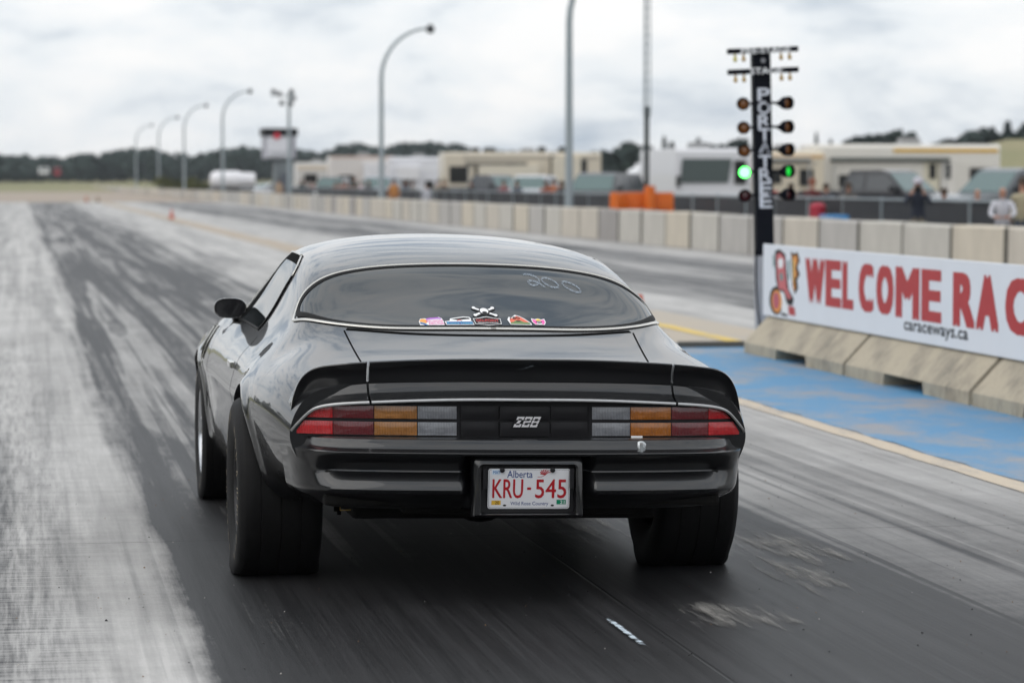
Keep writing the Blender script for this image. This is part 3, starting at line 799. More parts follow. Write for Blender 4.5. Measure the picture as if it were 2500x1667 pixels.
# badge: slanted plaque with three broken-bar characters
pr = Print()
def flat_rear(x0, z0, y0):
    return lambda a, b_, l: B((x0 + a, y0 - l, z0 + b_))
sh = .45
def pg(P): return [(a + sh * b_, b_) for a, b_ in P]
pr.poly(pg([(-.052, -.026), (.046, -.026), (.046, .026), (-.052, .026)]), 0, 0)
hh = .0125
for ci, glyph in enumerate('Z28'):
    a0 = -.045 + ci * .030; w = .026
    for ri in range(3):
        b0 = .019 - (ri + 1) * .0132 + .001; b1 = b0 + .0112
        T_ = .007
        if ri == 0: shapes = [[(a0, b1 - T_), (a0 + w, b1 - T_), (a0 + w, b1), (a0, b1)], [(a0 + w - T_, b0), (a0 + w, b0), (a0 + w, b1), (a0 + w - T_, b1)], [(a0, b0), (a0 + T_, b0), (a0 + T_, b1), (a0, b1)]]
        elif ri == 1:
            if glyph == 'Z': shapes = [[(a0 + .005, b0), (a0 + .016, b0), (a0 + .020, b1), (a0 + .009, b1)]]
            elif glyph == '2': shapes = [[(a0, b0), (a0 + T_, b0), (a0 + T_, b0 + .007), (a0, b0 + .007)], [(a0, b0 + .003), (a0 + w, b0 + .003), (a0 + w, b0 + .009), (a0, b0 + .009)], [(a0 + w - T_, b0 + .004), (a0 + w, b0 + .004), (a0 + w, b1), (a0 + w - T_, b1)]]
            else: shapes = [[(a0, b0), (a0 + T_, b0), (a0 + T_, b1), (a0, b1)], [(a0 + w - T_, b0), (a0 + w, b0), (a0 + w, b1), (a0 + w - T_, b1)], [(a0, b0 + .003), (a0 + w, b0 + .003), (a0 + w, b0 + .008), (a0, b0 + .008)]]
        else: shapes = [[(a0, b0), (a0 + w, b0), (a0 + w, b0 + T_), (a0, b0 + T_)], [(a0, b0), (a0 + T_, b0), (a0 + T_, b1), (a0, b1)], [(a0 + w - T_, b0), (a0 + w, b0), (a0 + w, b1), (a0 + w - T_, b1)]]
        for k, P in enumerate(shapes): pr.poly(pg(P), 1, 2 + .2 * k)
pr.build('badge', flat_rear(.010, .660, -1.040), [M_BLACK, mat('badge_silver', (.72, .70, .72), .3, .3)], tail, .001)

# ---- bumper: profile swept along a plan path
_bp = np.array([(0, -1.10), (.25, -1.096), (.45, -1.082), (.60, -1.060), (.70, -1.028), (.763, -.980), (.797, -.92), (.815, -.85), (.828, -.78)])
_bd = np.concatenate([[0], np.cumsum(np.linalg.norm(np.diff(_bp, axis=0), axis=1))]); _bspl = NS(_bd, _bp)
BPROF = [(-.085, .603), (-.05, .604), (-.016, .6015), (-.006, .597), (-.001, .586), (.004, .573), (.014, .564), (.030, .5575), (.038, .552), (.037, .545), (.030, .535), (.008, .512), (-.012, .494), (-.021, .486), (-.020, .480), (-.005, .468), (.012, .450), (.026, .432), (.030, .420), (.026, .408), (.012, .398), (-.02, .388), (-.05, .372), (-.075, .350), (-.12, .338)]
def bumper():
    ss = np.concatenate([np.linspace(0, .17, 5), np.linspace(.18, .26, 16), np.linspace(.275, _bd[-1], 46)]); n = len(ss); V = []
    full = [(s, -1) for s in ss[::-1][:-1]] + [(s, 1) for s in ss]
    for s, sg in full:
        p = _bspl([s])[0]; q = _bspl([min(s + .003, _bd[-1])])[0] - _bspl([max(s - .003, 0)])[0]; q /= np.linalg.norm(q)
        nx, ny = q[1], -q[0]
        endf = np.clip((_bd[-1] - s) / .22, 0, 1)
        for (d, z) in BPROF:
            dd = d
            if z < .50:
                pass
            e2 = np.clip((_bd[-1] - s - .20) / .13, 0, 1); e2 = e2 * e2 * (3 - 2 * e2)
            if .385 < z < .56: dd = float(np.interp(z, [.385, .40, .42, .46, .51, .552], [-.02, .002, .012, .018, .024, .036])) * (1 - e2) + dd * e2
            cf = np.clip((p[0] - .188) / .06, 0, 1); cf = cf * cf * (3 - 2 * cf)
            if z < .545: dd = dd * cf + min(dd, -.075) * (1 - cf)
            V.append((sg * (p[0] + nx * dd), p[1] + ny * dd, z))
    return cmesh('bumper', V, [f[::-1] for f in grid_faces(len(full), len(BPROF))], M_PAINT, angle=32)
bump = bumper()
# licence plate surround
def rrect(x, z0, z1, r_, n=5):
    P = []
    for (cx, cz, a) in ((x - r_, z1 - r_, 0), (-x + r_, z1 - r_, 90), (-x + .004, z0 + .004, 180), (x - .004, z0 + .004, 270)):
        rr = r_ if cz > (z0 + z1) / 2 else .004
        for k in range(n): w = R(a + 90 * k / (n - 1)); P.append((cx + rr * math.cos(w), cz + rr * math.sin(w)))
    return P
rings = [(.203, .318, .552, .03, -1.070, -1.070), (.198, .326, .545, .028, -1.104, -1.116), (.195, .330, .541, .026, -1.108, -1.121), (.180, .332, .514, .016, -1.118, -1.122), (.173, .334, .511, .014, -1.114, -1.118), (.170, .337, .508, .012, -1.075, -1.090)]
V = []
for (x, z0, z1, r_, yt_, yb_) in rings:
    for (a, z) in rrect(x, z0, z1, r_): V.append((a, yb_ + (yt_ - yb_) * (z - .32) / .24, z))
F = [f[::-1] for f in grid_faces(len(rings), 20, True)]
cmesh('plate_surround', V, F, M_PAINT, bump, angle=35)
V = [(a, -1.074 - .012 * (.5 - (z - .337) / .17), z) for a, z in rrect(.170, .337, .508, .012)]
cmesh('plate_pocket', V, [tuple(range(20))[::-1]], M_PLASTIC, bump)
# licence plate
pl = Print(); W, Hh = .298, .146
pw = W / 2; ph_ = Hh / 2
def rr2(x, z, r_, n=5):
    return [(cx * (x - r_) + r_ * math.cos(R(a + 90 * k / (n - 1))), cz * (z - r_) + r_ * math.sin(R(a + 90 * k / (n - 1)))) for (cx, cz, a) in ((1, 1, 0), (-1, 1, 90), (-1, -1, 180), (1, -1, 270)) for k in range(n)]
pl.poly(rr2(pw, ph_, .009), 0, 0); pl.poly(rr2(pw - .003, ph_ - .003, .007), 5, .4); pl.poly(rr2(pw - .0045, ph_ - .0045, .006), 0, .7)
pl.text('KRU', -.132, -.034, -.022, .034, 1, 1.5, .012)
pl.rect(-.0065, -.004, .008, .005, 1, 1.5)
pl.text('545', .024, -.034, .136, .034, 1, 1.5, .012)
pl.text('Alberta', -.080, .040, .012, .066, 2, 1.2, .008)
pl.text('Wild Rose Country', -.066, -.064, .072, -.047, 2, 1.2, .004)
pl.rect(-.136, .050, -.104, .070, 6, 1); pl.text('MAY', -.131, .054, -.106, .066, 7, 1.4, .012)
pl.rect(-.135, -.067, -.101, -.043, 0, 1); pl.rect(-.135, -.059, -.101, -.043, 3, 1.2); pl.text('20', -.122, -.057, -.107, -.045, 8, 1.5, .012)
pl.rect(.102, -.064, .136, -.040, 0, 1); pl.rect(.102, -.057, .136, -.040, 4, 1.2); pl.text('21', .115, -.055, .131, -.043, 0, 1.5, .012)
for a in (-.087, .087): pl.ell(a, -.061, .0062, .0036, 8, 1.4)
for k in range(7):                        # wild rose sprig
    w = R(200 - k * 32); pl.stroke([(.058, .050), (.058 + .013 * math.cos(w) - .004, .058 + .010 * math.sin(w)), (.058 + .020 * math.cos(w), .058 + .014 * math.sin(w))], [.001, .004, .0012], 1, 1.2)
pl.stroke([(.030, .043), (.045, .0435), (.058, .050)], .0018, 1, 1.25)
pl_m = [mat('plate_white', (.72, .72, .74), .42, var=.06, scale=14), mat('plate_red', (.42, .012, .02), .45), mat('plate_navy', (.025, .06, .22), .5), mat('sticker_yellow', (.70, .42, .05), .5), mat('sticker_green', (.0, .22, .11), .5), mat('plate_edge_grey', (.25, .25, .26), .5), mat('sticker_pale_blue', (.62, .70, .78), .5), mat('sticker_blue', (.02, .17, .45), .5), M_BLACK]
plate = pl.build('licence_plate', lambda a, b_, l: B((.004 + a, -1.098 - b_ * .16 - l, .424 + b_)), pl_m, CAR, .0006)
for a in (-.095, .088):
    h = MB(); h.lathe([(0, -1.117), (.005, -1.117), (.009, -1.115), (.009, -1.09)], (a, 0, .492), 'Y', 14)
    h.V = [B(q) for q in h.V]; h.build('plate_bolt', M_PLASTIC, plate, angle=40)
for a in (-.158, .158):
    h = MB(); h.box((a, -1.110, .462), (.014, .012, .072)); h.V = [B(q) for q in h.V]; h.build('plate_bracket', M_PLASTIC, plate, angle=40)
# kill switch on the bumper ledge
k_ = MB()
k_.lathe([(0, -.022), (.010, -.022), (.013, -.018), (.016, -.004), (.021, 0), (.021, .01)], (0, 0, 0), 'Y', 18)
k_.box((-.004, -.026, .002), (.010, .012, .040)); k_.box((-.014, -.020, -.016), (.008, .02, .022))
k_.V = [B((.418 + p[0], -1.083 + p[1], .574 + p[2] + p[1] * .3)) for p in k_.V]
k_.build('kill_switch', mat('zinc_metal', (.45, .47, .48), .35, .8), CAR, angle=35)
sw = Print(); sw.rect(-.021, -.004, .021, .004, 0, 0)
sw.build('sticker', lambda a, b_, l: B((.408 + a, -1.056 - l, .6075 + b_)), [M_WHITE], CAR)

# ---- wing mirrors
def wing_mirror(sg):
    m_ = MB()
    prof = [(.0, .16), (.35, .15), (.62, .12), (.82, .07), (.95, .02), (1.0, -.01), (.97, -.018), (.90, -.014)]
    V = []; n = 28
    for (r_, h_) in prof:
        for k in range(n):
            w = 2 * math.pi * k / n; c, q = math.cos(w), math.sin(w)
            ex = abs(c) ** .75 * (1 if c >= 0 else -1); ez = abs(q) ** .75 * (1 if q >= 0 else -1)
            V.append((sg * (.851 + ex * r_ * .073), 1.76 + h_, .942 + ez * r_ * .046))
    m_.add(V, grid_faces(len(prof), n, True))
    m_.V = [B(q) for q in m_.V]
    root = m_.build('wing_mirror', M_PAINT, CAR, angle=50)
    V = []
    for k in range(n):
        w = 2 * math.pi * k / n; c, q = math.cos(w), math.sin(w)
        V.append((sg * (.851 + abs(c) ** .75 * math.copysign(1, c) * .0665), 1.747, .942 + abs(q) ** .75 * math.copysign(1, q) * .0405))
    cmesh('mirror_glass', V, [tuple(range(n))[::-1 if sg > 0 else 1]], mat('mirror_glass', (.02, .02, .022), .06, .2), root)
    a = MB(); a.tube([(sg * .825, 1.80, .905), (sg * .82, 1.83, .875), (sg * .835, 1.88, .845), (sg * .85, 1.92, .82)], [.018, .015, .018, .028], 10)
    a.V = [B(q) for q in a.V]; a.build('mirror_stalk', M_PAINT, root, angle=50)
for sd in (-1, 1): wing_mirror(sd)

# ---- wheels
M_TYRE = mat('tyre_rubber', (0.007, 0.0068, 0.007), .65, var=.5, spec=.22, scale=18, bump=.15, bscale=70)
M_TLET = mat('tyre_lettering', (.30, .25, .17), .7)
M_RIM = mat('polished_rim', (.45, .46, .48), .22, 1.0)
def wheel(x, y, Rr, w, sg, rim_r, flat, name, rm=None):
    root = bpy.data.objects.new(name, None); root.empty_display_size = .1; link(root, CAR); root.location = (x, y, 0)
    hw = w / 2; zc = Rr - flat
    pf = [(rim_r - .01, -hw * .80), (rim_r + .012, -hw * .90), (rim_r + (Rr - rim_r) * .45, -hw), (Rr - .035, -hw * .985), (Rr - .014, -hw * .93), (Rr - .003, -hw * .84)]
    g = []
    for k in range(-3, 4):
        c = k * hw * .235
        g += [(Rr, c - hw * .1)] + ([(Rr, c - .003), (Rr - .003, c - .002), (Rr - .003, c + .002), (Rr, c + .003)] if k in (-2, 0, 2) else [])
    pf = pf + g + [(Rr, hw * .8)] + [(r_, -h_) for r_, h_ in pf[::-1]]
    V = []; n = 72
    for (r_, h_) in pf:
        for k in range(n):
            wv = 2 * math.pi * k / n; yy, zz = r_ * math.cos(wv), zc + r_ * math.sin(wv)
            hx = h_
            if zz < .06: hx = h_ * (1 + .10 * (1 - max(zz, 0) / .06) * (1 if abs(h_) > hw * .8 else 0))
            if zz < .002: zz = .002
            V.append((hx, yy, zz))
    F = grid_faces(len(pf), n, True)
    t_ = mesh('tyre', V, F, M_TYRE, root, angle=40)
    bm = bmesh.new(); bm.from_mesh(t_.data); bmesh.ops.recalc_face_normals(bm, faces=bm.faces); bm.to_mesh(t_.data); bm.free()
    r_ = MB(); o = sg
    r_.lathe([(rim_r + .006, o * hw * .82), (rim_r + .008, o * hw * .86), (rim_r - .004, o * hw * .86), (rim_r - .018, o * hw * .72), (rim_r - .03, o * hw * .2), (.06, o * hw * .1), (.055, o * hw * .3), (0, o * hw * .32)], (0, 0, zc), 'X', 48)
    r_.lathe([(rim_r + .006, -o * hw * .82), (rim_r - .01, -o * hw * .8), (rim_r - .03, o * hw * .1)], (0, 0, zc), 'X', 48)
    for k in range(5):
        wv = 2 * math.pi * k / 5 + .3
        r_.tube([(o * hw * .32, .03 * math.cos(wv), zc + .03 * math.sin(wv)), (o * hw * .5, (rim_r - .02) * math.cos(wv), zc + (rim_r - .02) * math.sin(wv))], [.03, .024], 8)
    r_.build('rim', rm or M_RIM, root, angle=40)
    # worn raised lettering on the outer wall
    pr = Print()
    for k in range(26):
        if k % 13 in (5, 6): continue
        w0 = R(25 + k * 13.6)
        for j in range(rng.integers(1, 4)):
            aa = w0 + j * .06
            pr.stroke([(aa, .42 + .1 * rng.random()), (aa + rng.uniform(-.03, .03), .62 + .1 * rng.random())], .018, 0, 0)
    def onwall(a, b_, l):
        rr = rim_r + (Rr - rim_r) * b_
        return (o * (hw * (1.003 - .35 * max(0, b_ - .55) ** 2) + .001), rr * math.cos(a), zc + rr * math.sin(a))
    tag(pr.build('tyre_lettering', onwall, [M_TLET], root), kind='stuff')
    return root
for sd in (-1, 1):
    wheel(sd * .815, 0, .350, .325, sd, .195, .018, 'rear_wheel', mat('dark_rim', (.03, .03, .032), .4, .6))
    wheel(sd * .842, 2.75, .330, .185, sd, .205, .008, 'front_wheel')
# arch liners
for sd in (-1, 1):
    for (c, z, r_) in ARCH:
        V = []
        for k in range(25):
            w = math.pi * (-.10 + .98 * k / 24)
            for xx in (.56, .90): V.append((sd * xx, c + (r_ + .012) * math.cos(w), z + (r_ + .012) * math.sin(w)))
        cmesh('arch_liner', V, grid_faces(25, 2), M_UNDER)
# ---- underside
u_ = MB()
u_.box((0, 1.4, .285), (1.15, 4.0, .05)); u_.box((0, 1.4, .30), (1.6, 1.75, .08)); u_.box((0, -.70, .40), (.86, .46, .17)); u_.box((0, -.95, .42), (1.45, .14, .13))
u_.V = [B(q) for q in u_.V]
u_.build('floor_pan', M_UNDER, CAR, bevel=.012)
a_ = MB()
a_.tube([(-.70, 0, .335), (.70, 0, .335)], .042, 14)
a_.lathe([(0, -.17), (.08, -.165), (.135, -.10), (.155, -.02), (.15, .06), (.10, .16), (.05, .24), (0, .24)], (-.0, 0, .335), 'Y', 22)
a_.build('rear_axle', M_UNDER, CAR, angle=40)
for sd in (-1, 1):
    s_ = MB()
    s_.tube([(sd * .52, -.78, .36), (sd * .52, -.4, .30), (sd * .52, 0, .275), (sd * .52, .45, .30), (sd * .52, .75, .34)], .022, 8)
    s_.box((sd * .52, 0, .26), (.075, .16, .018)); s_.box((sd * .52, -.02, .30), (.02, .14, .10))
    for dy in (-.06, .06):
        for dx in (-.045, .045): s_.tube([(sd * .52 + dx, dy, .38), (sd * .52 + dx, dy, .225)], .008, 6)
    s_.tube([(sd * .44, -.09, .235), (sd * .40, -.16, .52)], [.028, .03], 10)
    s_.box((sd * .455, -.085, .235), (.05, .05, .045))
    s_.build('leaf_spring', M_UNDER, CAR, angle=40)
x_ = MB()
x_.tube([(.30, 1.6, .24), (.33, .5, .24), (.34, .30, .30), (.30, .05, .44), (.30, -.35, .36), (.31, -.55, .315)], .032, 10)
x_.lathe([(0, -.26), (.07, -.26), (.085, -.22), (.085, .22), (.07, .26), (0, .26)], (.2, -.52, .345), 'X', 16)
x_.tube([(.34, -.66, .36), (.35, -.69, .30)], .007, 6); x_.tube([(.50, -.66, .36), (.51, -.69, .30)], .007, 6)
x_.build('exhaust', M_UNDER, CAR, angle=40)
t_ = MB(); t_.tube([(-.615, -.55, .325), (-.615, -.55, .298), (-.55, -.55, .298), (-.55, -.55, .325)], .0025, 6)
t_.build('brass_clip', mat('brass', (.6, .42, .14), .35, .9), CAR)

# ---- stickers and chalk number on the rear window
def on_glass(x0, y0, k=2.9):
    return lambda a, b_, l: B(SP(x0 + a, y0 + b_ * k, .0062 + l))
gm = [M_WHITE, M_BLACK, M_RED, mat('sticker_pink', (.75, .10, .38), .5), mat('sticker_orange', (.80, .32, .06), .5), mat('sticker_cyan', (.05, .36, .55), .5), mat('sticker_olive', (.12, .20, .06), .5), mat('sticker_coral', (.70, .13, .07), .5), mat('sticker_gold', (.80, .55, .06), .5), M_BLUE, mat('sticker_violet', (.40, .12, .55), .5)]
yb = -.245
# pink and blue two-line sticker
p = Print()
p.fan([(-.048, -.001), (-.048, .012), (-.040, .020), (-.022, .021), (-.012, .0185), (0, .022), (.018, .021), (.034, .024), (.044, .020), (.048, .012), (.047, -.001)], 0, 0)
p.ell(-.030, .012, .015, .0075, 4, .5); p.stroke([(-.045, .006), (-.034, .004), (-.022, -.0002)], .005, 9, .8); p.stroke([(-.044, .009), (-.03, .006), (-.018, .0)], .002, 5, 1.0)
p.text('DECISIONS', -.020, .0085, .045, .0145, 3, 1.5, .02, .2); p.text('EXECUTION', -.012, .0005, .046, .007, 3, 1.5, .02, .2); p.stroke([(-.017, .0175), (0, .0195), (.03, .0205), (.04, .018)], .0045, 10, 1.2)
p.build('sticker', on_glass(-.222, yb), gm, GLASS)
# diesel shop sticker
p = Print()
p.fan([(-.055, -.001), (-.058, .0105), (-.038, .0125), (-.034, .019), (-.012, .0215), (.02, .0245), (.044, .023), (.048, .017), (.044, .0125), (.050, .010), (.053, -.001)], 0, 0)
p.fan([(-.031, .0165), (-.012, .019), (.02, .022), (.042, .0205), (.043, .017), (.02, .0155), (-.01, .0145)], 1, .5)
p.rect(-.053, .0005, .050, .0095, 9, .6); p.text('Kunna Diesel', -.050, .0008, .047, .0092, 5, 1.3, .025); p.stroke([(-.010, .0115), (0, .0145), (.010, .0115)], .0022, 2, 1)
p.build('sticker', on_glass(-.112, yb), gm, GLASS)
# workshop crest with a crossed-piston emblem above
p = Print()
p.fan([(-.054, .016), (-.051, -.001), (-.03, -.0025), (0, -.005), (.03, -.0025), (.051, -.001), (.054, .016), (.03, .018), (0, .0225), (-.03, .018)], 0, 0)
p.fan([(-.0515, .0148), (-.049, .0002), (-.03, -.0014), (0, -.0036), (.03, -.0014), (.049, .0002), (.0515, .0148), (.03, .0166), (0, .0208), (-.03, .0166)], 1, .5)
p.text('ON-POINT', -.044, .0055, .044, .0135, 2, 1.2, .03); p.text('PERFORMANCE & AUTOMOTIVE', -.040, .0008, .040, .0038, 0, 1.2, .02)
for sx in (-1, 1):
    p.stroke([(-sx * .038, .026), (sx * .036, .046)], .012, 1, .3); p.stroke([(-sx * .036, .0275), (sx * .034, .0465)], .005, 0, .8)
    for (ea, eb) in ((-.040, .025), (.037, .047)):
        p.ell(sx * ea, eb, .0095, .0058, 1, .6); p.ell(sx * ea, eb + .0012, .0072, .0036, 0, 1.0)
p.ell(0, .037, .021, .0115, 1, 1.1); p.ell(0, .0385, .0165, .0085, 0, 1.5); p.ell(0, .0335, .010, .0035, 1, 1.8)
p.build('sticker', on_glass(-.002, yb + .008), gm, GLASS)
# red sun with a green car
p = Print()
p.fan([(-.044, .014), (-.036, .0225), (-.018, .0245), (-.008, .0295), (.010, .0255), (.024, .0195), (.036, .0115), (.046, .004), (.044, -.001), (-.038, -.001)], 0, 0)
p.fan([(-.036, .012), (-.03, .018), (-.016, .020), (-.004, .0265), (.010, .0235), (.022, .0175), (.034, .010), (.041, .004), (-.034, .002)], 7, .5)
p.fan([(-.037, .0005), (-.036, .0055), (-.022, .0075), (-.012, .0125), (.006, .0125), (.016, .008), (.040, .0065), (.042, .0005)], 6, 1.0)
p.fan([(-.011, .0105), (-.008, .0118), (.003, .0118), (.008, .0085), (-.012, .0085)], 1, 1.4)
p.text('780', -.036, .0155, .006, .0235, 1, 1.6, .02, .15)
p.build('sticker', on_glass(.122, yb + .006), gm, GLASS)
# pink shield
p = Print()
p.fan([(-.026, .019), (-.012, .0165), (0, .0195), (.012, .0165), (.026, .019), (.027, .008), (.018, -.0005), (-.018, -.0005), (-.027, .008)], 0, 0)
p.fan([(-.023, .0165), (-.012, .0145), (0, .0170), (.012, .0145), (.023, .0165), (.024, .008), (.016, .001), (-.016, .001), (-.024, .008)], 3, .5)
p.fan([(-.012, .0135), (-.008, .0155), (0, .0185), (.008, .0155), (.012, .0135), (0, .0105)], 8, 1.0); p.ell(0, .0078, .0115, .004, 1, 1.2); p.stroke([(-.008, .0085), (.008, .0085)], .0015, 0, 1.6); p.stroke([(-.010, .0035), (0, .0015), (.010, .0035)], .003, 0, 1.4)
p.build('sticker', on_glass(.200, yb + .010), gm, GLASS)
# chalked dial-in
def chalk_mat():
    m, t, b = node_mat('white_window_chalk'); N = NT(t)
    P = N.n('ShaderNodeTexCoord').outputs['Object']
    b.inputs['Base Color'].default_value = (.34, .40, .47, 1); b.inputs['Roughness'].default_value = .8
    t.links.new(N.rng(N.noise(N.map(P, (1, .35, 1)), 160, 4, .7), .34, .66, .05, .62), b.inputs['Alpha'])
    return m
p = Print()
w = np.linspace(0, 1, 30)
two = [(-.105 + .035 * (1 - math.cos(3.0 * a)), .040 + .004 * math.sin(5 * a) - .016 * a) for a in w[:18]]
two += [(-.052 - .02 * a, .030 - .028 * a) for a in w[:20]]
sw_ = NS(np.arange(8), [(-.118, .041), (-.095, .0415), (-.072, .036), (-.062, .026), (-.078, .0125), (-.105, .0135), (-.104, .0225), (-.078, .0215)])(np.linspace(0, 7, 60))
p.stroke(sw_, .0062, 0, 0)
p.stroke(NS(np.arange(4), [(-.080, .0215), (-.066, .0165), (-.055, .0095), (-.046, .0085)])(np.linspace(0, 3, 20)), .0062, 0, .5)
for (cx, cy, rx, ry, tilt) in ((-.020, .020, .030, .0115, -.22), (.062, .0115, .032, .011, -.26)):
    p.stroke([(cx + rx * math.cos(q), cy + ry * math.sin(q) + tilt * rx * math.cos(q)) for q in np.linspace(.4, 6.9, 50)], .0058, 0, .2)
ch = p.build('chalk_number', on_glass(.330, .090, 3.0), [chalk_mat()], GLASS)
# small green decal on the far rear quarter
p = Print(); p.fan([(-.05, -.02), (.05, -.028), (.055, .018), (-.045, .022)], 1, 0); p.fan([(-.035, -.002), (.04, -.014), (.042, .010), (-.03, .014)], 2, .6); p.stroke([(-.04, -.012), (.045, -.02)], .006, 0, .8)
p.build('sticker', lambda a, b_, l: B(S(.10 + a, 6.2 + b_ * 12, 1, .002 + l)), [M_WHITE, M_BLACK, mat('decal_green', (.03, .42, .10), .5)], CAR)
# ================================================================== trackside: start island
M_CONC = worn_paint('cream_concrete', (.42, .365, .275), (.20, .18, .145), .34, .52, 2.4, .88, (1, 1, .5))
def jersey_block(y0, y1, label):
    root = empty('barrier_block', (6.70, (y0 + y1) / 2, 0), 0, label, 'barrier', 'barrier blocks under the banner')
    L = (y1 - y0) / 2 - .012
    prof = [(-.34, 0), (-.34, .095), (-.325, .115), (-.115, .335), (-.085, .80), (-.07, .815), (.07, .815), (.085, .80), (.115, .335), (.325, .115), (.34, .095), (.34, 0)]
    nb = .47                              # half length of the forklift notch
    ys = [-L, -nb - .03, -nb, nb, nb + .03, L]
    V = []; F = []
    n = len(prof)
    for i, y in enumerate(ys):
        for (x, z) in prof:
            zz = z
            if i in (2, 3) and z == 0: zz = .092
            V.append((x, y, zz))
    for i in range(len(ys) - 1):
        for j in range(n): F.append((i * n + j, (i + 1) * n + j, (i + 1) * n + (j + 1) % n, i * n + (j + 1) % n))
    F += [tuple(range(n)), tuple((len(ys) - 1) * n + k for k in range(n))[::-1]]
    m = MB(); m.add(V, F)
    m.build('concrete_body', M_CONC, root, angle=25)
    lg = MB(); lg.tube([(-.03, L, .55), (-.03, L + .03, .55)], .03, 8); lg.build('lifting_pin', mat('rusty_pin', (.12, .07, .04), .8), root)
jersey_block(22.22, 25.42, 'cream concrete barrier block beside the christmas tree pole, at the far end of the banner')
jersey_block(19.12, 22.16, 'cream concrete barrier block under the middle of the welcome banner')
jersey_block(16.0, 19.05, 'cream concrete barrier block cut off by the edge of the photo')

# banner
M_SIGN = mat('banner_white', (.72, .74, .78), .45, var=.05, scale=2.5)
ban = empty('banner_sign', (6.545, 25.5, 0), 0, 'long white banner board with red WELCOME RACERS lettering on the barriers', 'banner')
m_ = MB(); m_.box((.02, -4.55, .652), (.022, 9.1, .635)); m_.build('board', M_SIGN, ban, bevel=.004)
p = Print()
def sign_map(a, b_, l): return (.008 - l, -a, .335 + b_)
# letters: a measured from the far end towards the camera
def yy_of(u): return 25.5 - gY(u, 6.545)
letters = [('W', 1964, 2012), ('E', 2013, 2052), ('L', 2054, 2082), ('C', 2094, 2131), ('O', 2137, 2180), ('M', 2184, 2243), ('E', 2247, 2297), ('R', 2324, 2379), ('A', 2381, 2437), ('C', 2452, 2515), ('E', 2532, 2590), ('R', 2604, 2672), ('S', 2682, 2750)]
for ch, u0, u1 in letters:
    p.text(ch, yy_of(u0) + .05, .183, yy_of(u1) - .05, .530, 0, 1, .047, 0.0, .046)
p.text('caraceways.ca', yy_of(2206), .050, yy_of(2362), .138, 1, 1, .03)
p.build('lettering', sign_map, [mat('banner_red', (.42, .025, .028), .5, var=.1), M_BLACK], ban)
# emblem at the far end: red figure-like blob, flame column, wheel and block in cartoon colours
p = Print(); a0 = yy_of(1880)
def E_(pts, m, l): p.fan([(a0 + q[0] * 1.36, q[1]) for q in pts], m, l)
E_([(.10, .58), (.22, .60), (.36, .56), (.40, .40), (.46, .24), (.58, .18), (.54, .12), (.42, .13), (.30, .22), (.20, .20), (.12, .34)], 1, 0)
E_([(.14, .55), (.24, .57), (.34, .53), (.37, .40), (.42, .26), (.52, .19), (.44, .17), (.32, .25), (.20, .25), (.16, .36)], 0, .8)
E_([(.18, .50), (.26, .53), (.32, .50), (.30, .44), (.20, .43)], 4, 1.5); E_([(.22, .38), (.30, .40), (.32, .34), (.24, .32)], 5, 1.5)
E_([(.50, .59), (.58, .57), (.66, .59), (.72, .52), (.66, .46), (.72, .40), (.64, .34), (.68, .28), (.60, .22), (.54, .30), (.52, .44)], 1, 0)
E_([(.53, .57), (.58, .54), (.64, .57), (.67, .52), (.61, .45), (.66, .40), (.59, .33), (.62, .28), (.58, .25), (.55, .34), (.55, .46)], 2, .8); E_([(.545, .54), (.58, .50), (.575, .36), (.56, .30)], 3, 1.4)
p.ell(a0 + .19, .145, .24, .125, 1, .2); p.ell(a0 + .21, .14, .18, .10, 2, .9); p.ell(a0 + .19, .145, .11, .075, 6, 1.5)
E_([(.24, .24), (.34, .22), (.44, .08), (.40, .04), (.28, .06)], 4, .6); E_([(.28, .05), (.42, .04), (.42, .02), (.26, .025)], 1, .7)
E_([(.44, .12), (.60, .11), (.62, .04), (.46, .04)], 7, .5)
E_([(.04, .54), (.08, .55), (.10, .46), (.06, .42)], 5, .3); E_([(.42, .50), (.47, .52), (.48, .34), (.43, .36)], 5, .3)
p.build('emblem', sign_map, [mat('emblem_pink', (.55, .12, .13), .5), M_BLACK, mat('emblem_orange', (.70, .26, .04), .5), mat('emblem_yellow', (.75, .60, .20), .5), M_WHITE, mat('emblem_teal', (.16, .26, .25), .5), mat('emblem_rose', (.45, .08, .12), .5), mat('banner_red', (.42, .025, .028))], ban)

# ================================================================== start-light tree
M_TREE = mat('tree_black', (.005, .006, .010), .6, spec=.1)
M_TREES = mat('tree_grey_side', (.045, .045, .048), .6)
tree = empty('start_light_tree', (6.83, 26.45, 0), R(-4), 'black start-light tree with vertical PORTATREE lettering and a lit green lamp', 'start lights')
tree.rotation_euler = (0, R(-1.4), R(-4))
m_ = MB(); m_.box((0, 0, .42), (.175, .15, .84)); m_.build('base_post', mat('grey_post', (.34, .34, .36), .7, var=.15), tree, bevel=.004)
m_ = MB(); m_.box((0, 0, 1.80), (.165, .14, 1.92)); m_.build('column', M_TREE, tree, bevel=.004)
m_ = MB(); m_.tube([(-.09, -.08, .9), (-.10, -.085, .6), (-.09, -.09, .35), (-.05, -.09, .02)], .008, 8); m_.build('power_cable', M_TREE, tree, angle=50)
p = Print()
for i, ch in enumerate('PORTATREE'):
    zt = 2.385 - i * .1235
    if i == 4:
        p.stroke([(-.052, zt - .100), (0, zt), (.052, zt - .100)], .012, 0, 1); p.stroke([(-.034, zt - .10), (0, zt - .03), (.034, zt - .10)], .010, 0, 1.2)
    else: p.text(ch, -.056, zt - .112, .056, zt, 0, 1, .03)
p.build('lettering', lambda a, b_, l: (.012 + a, -.0712 - l, b_), [mat('tree_lettering', (.62, .64, .70), .5)], tree)
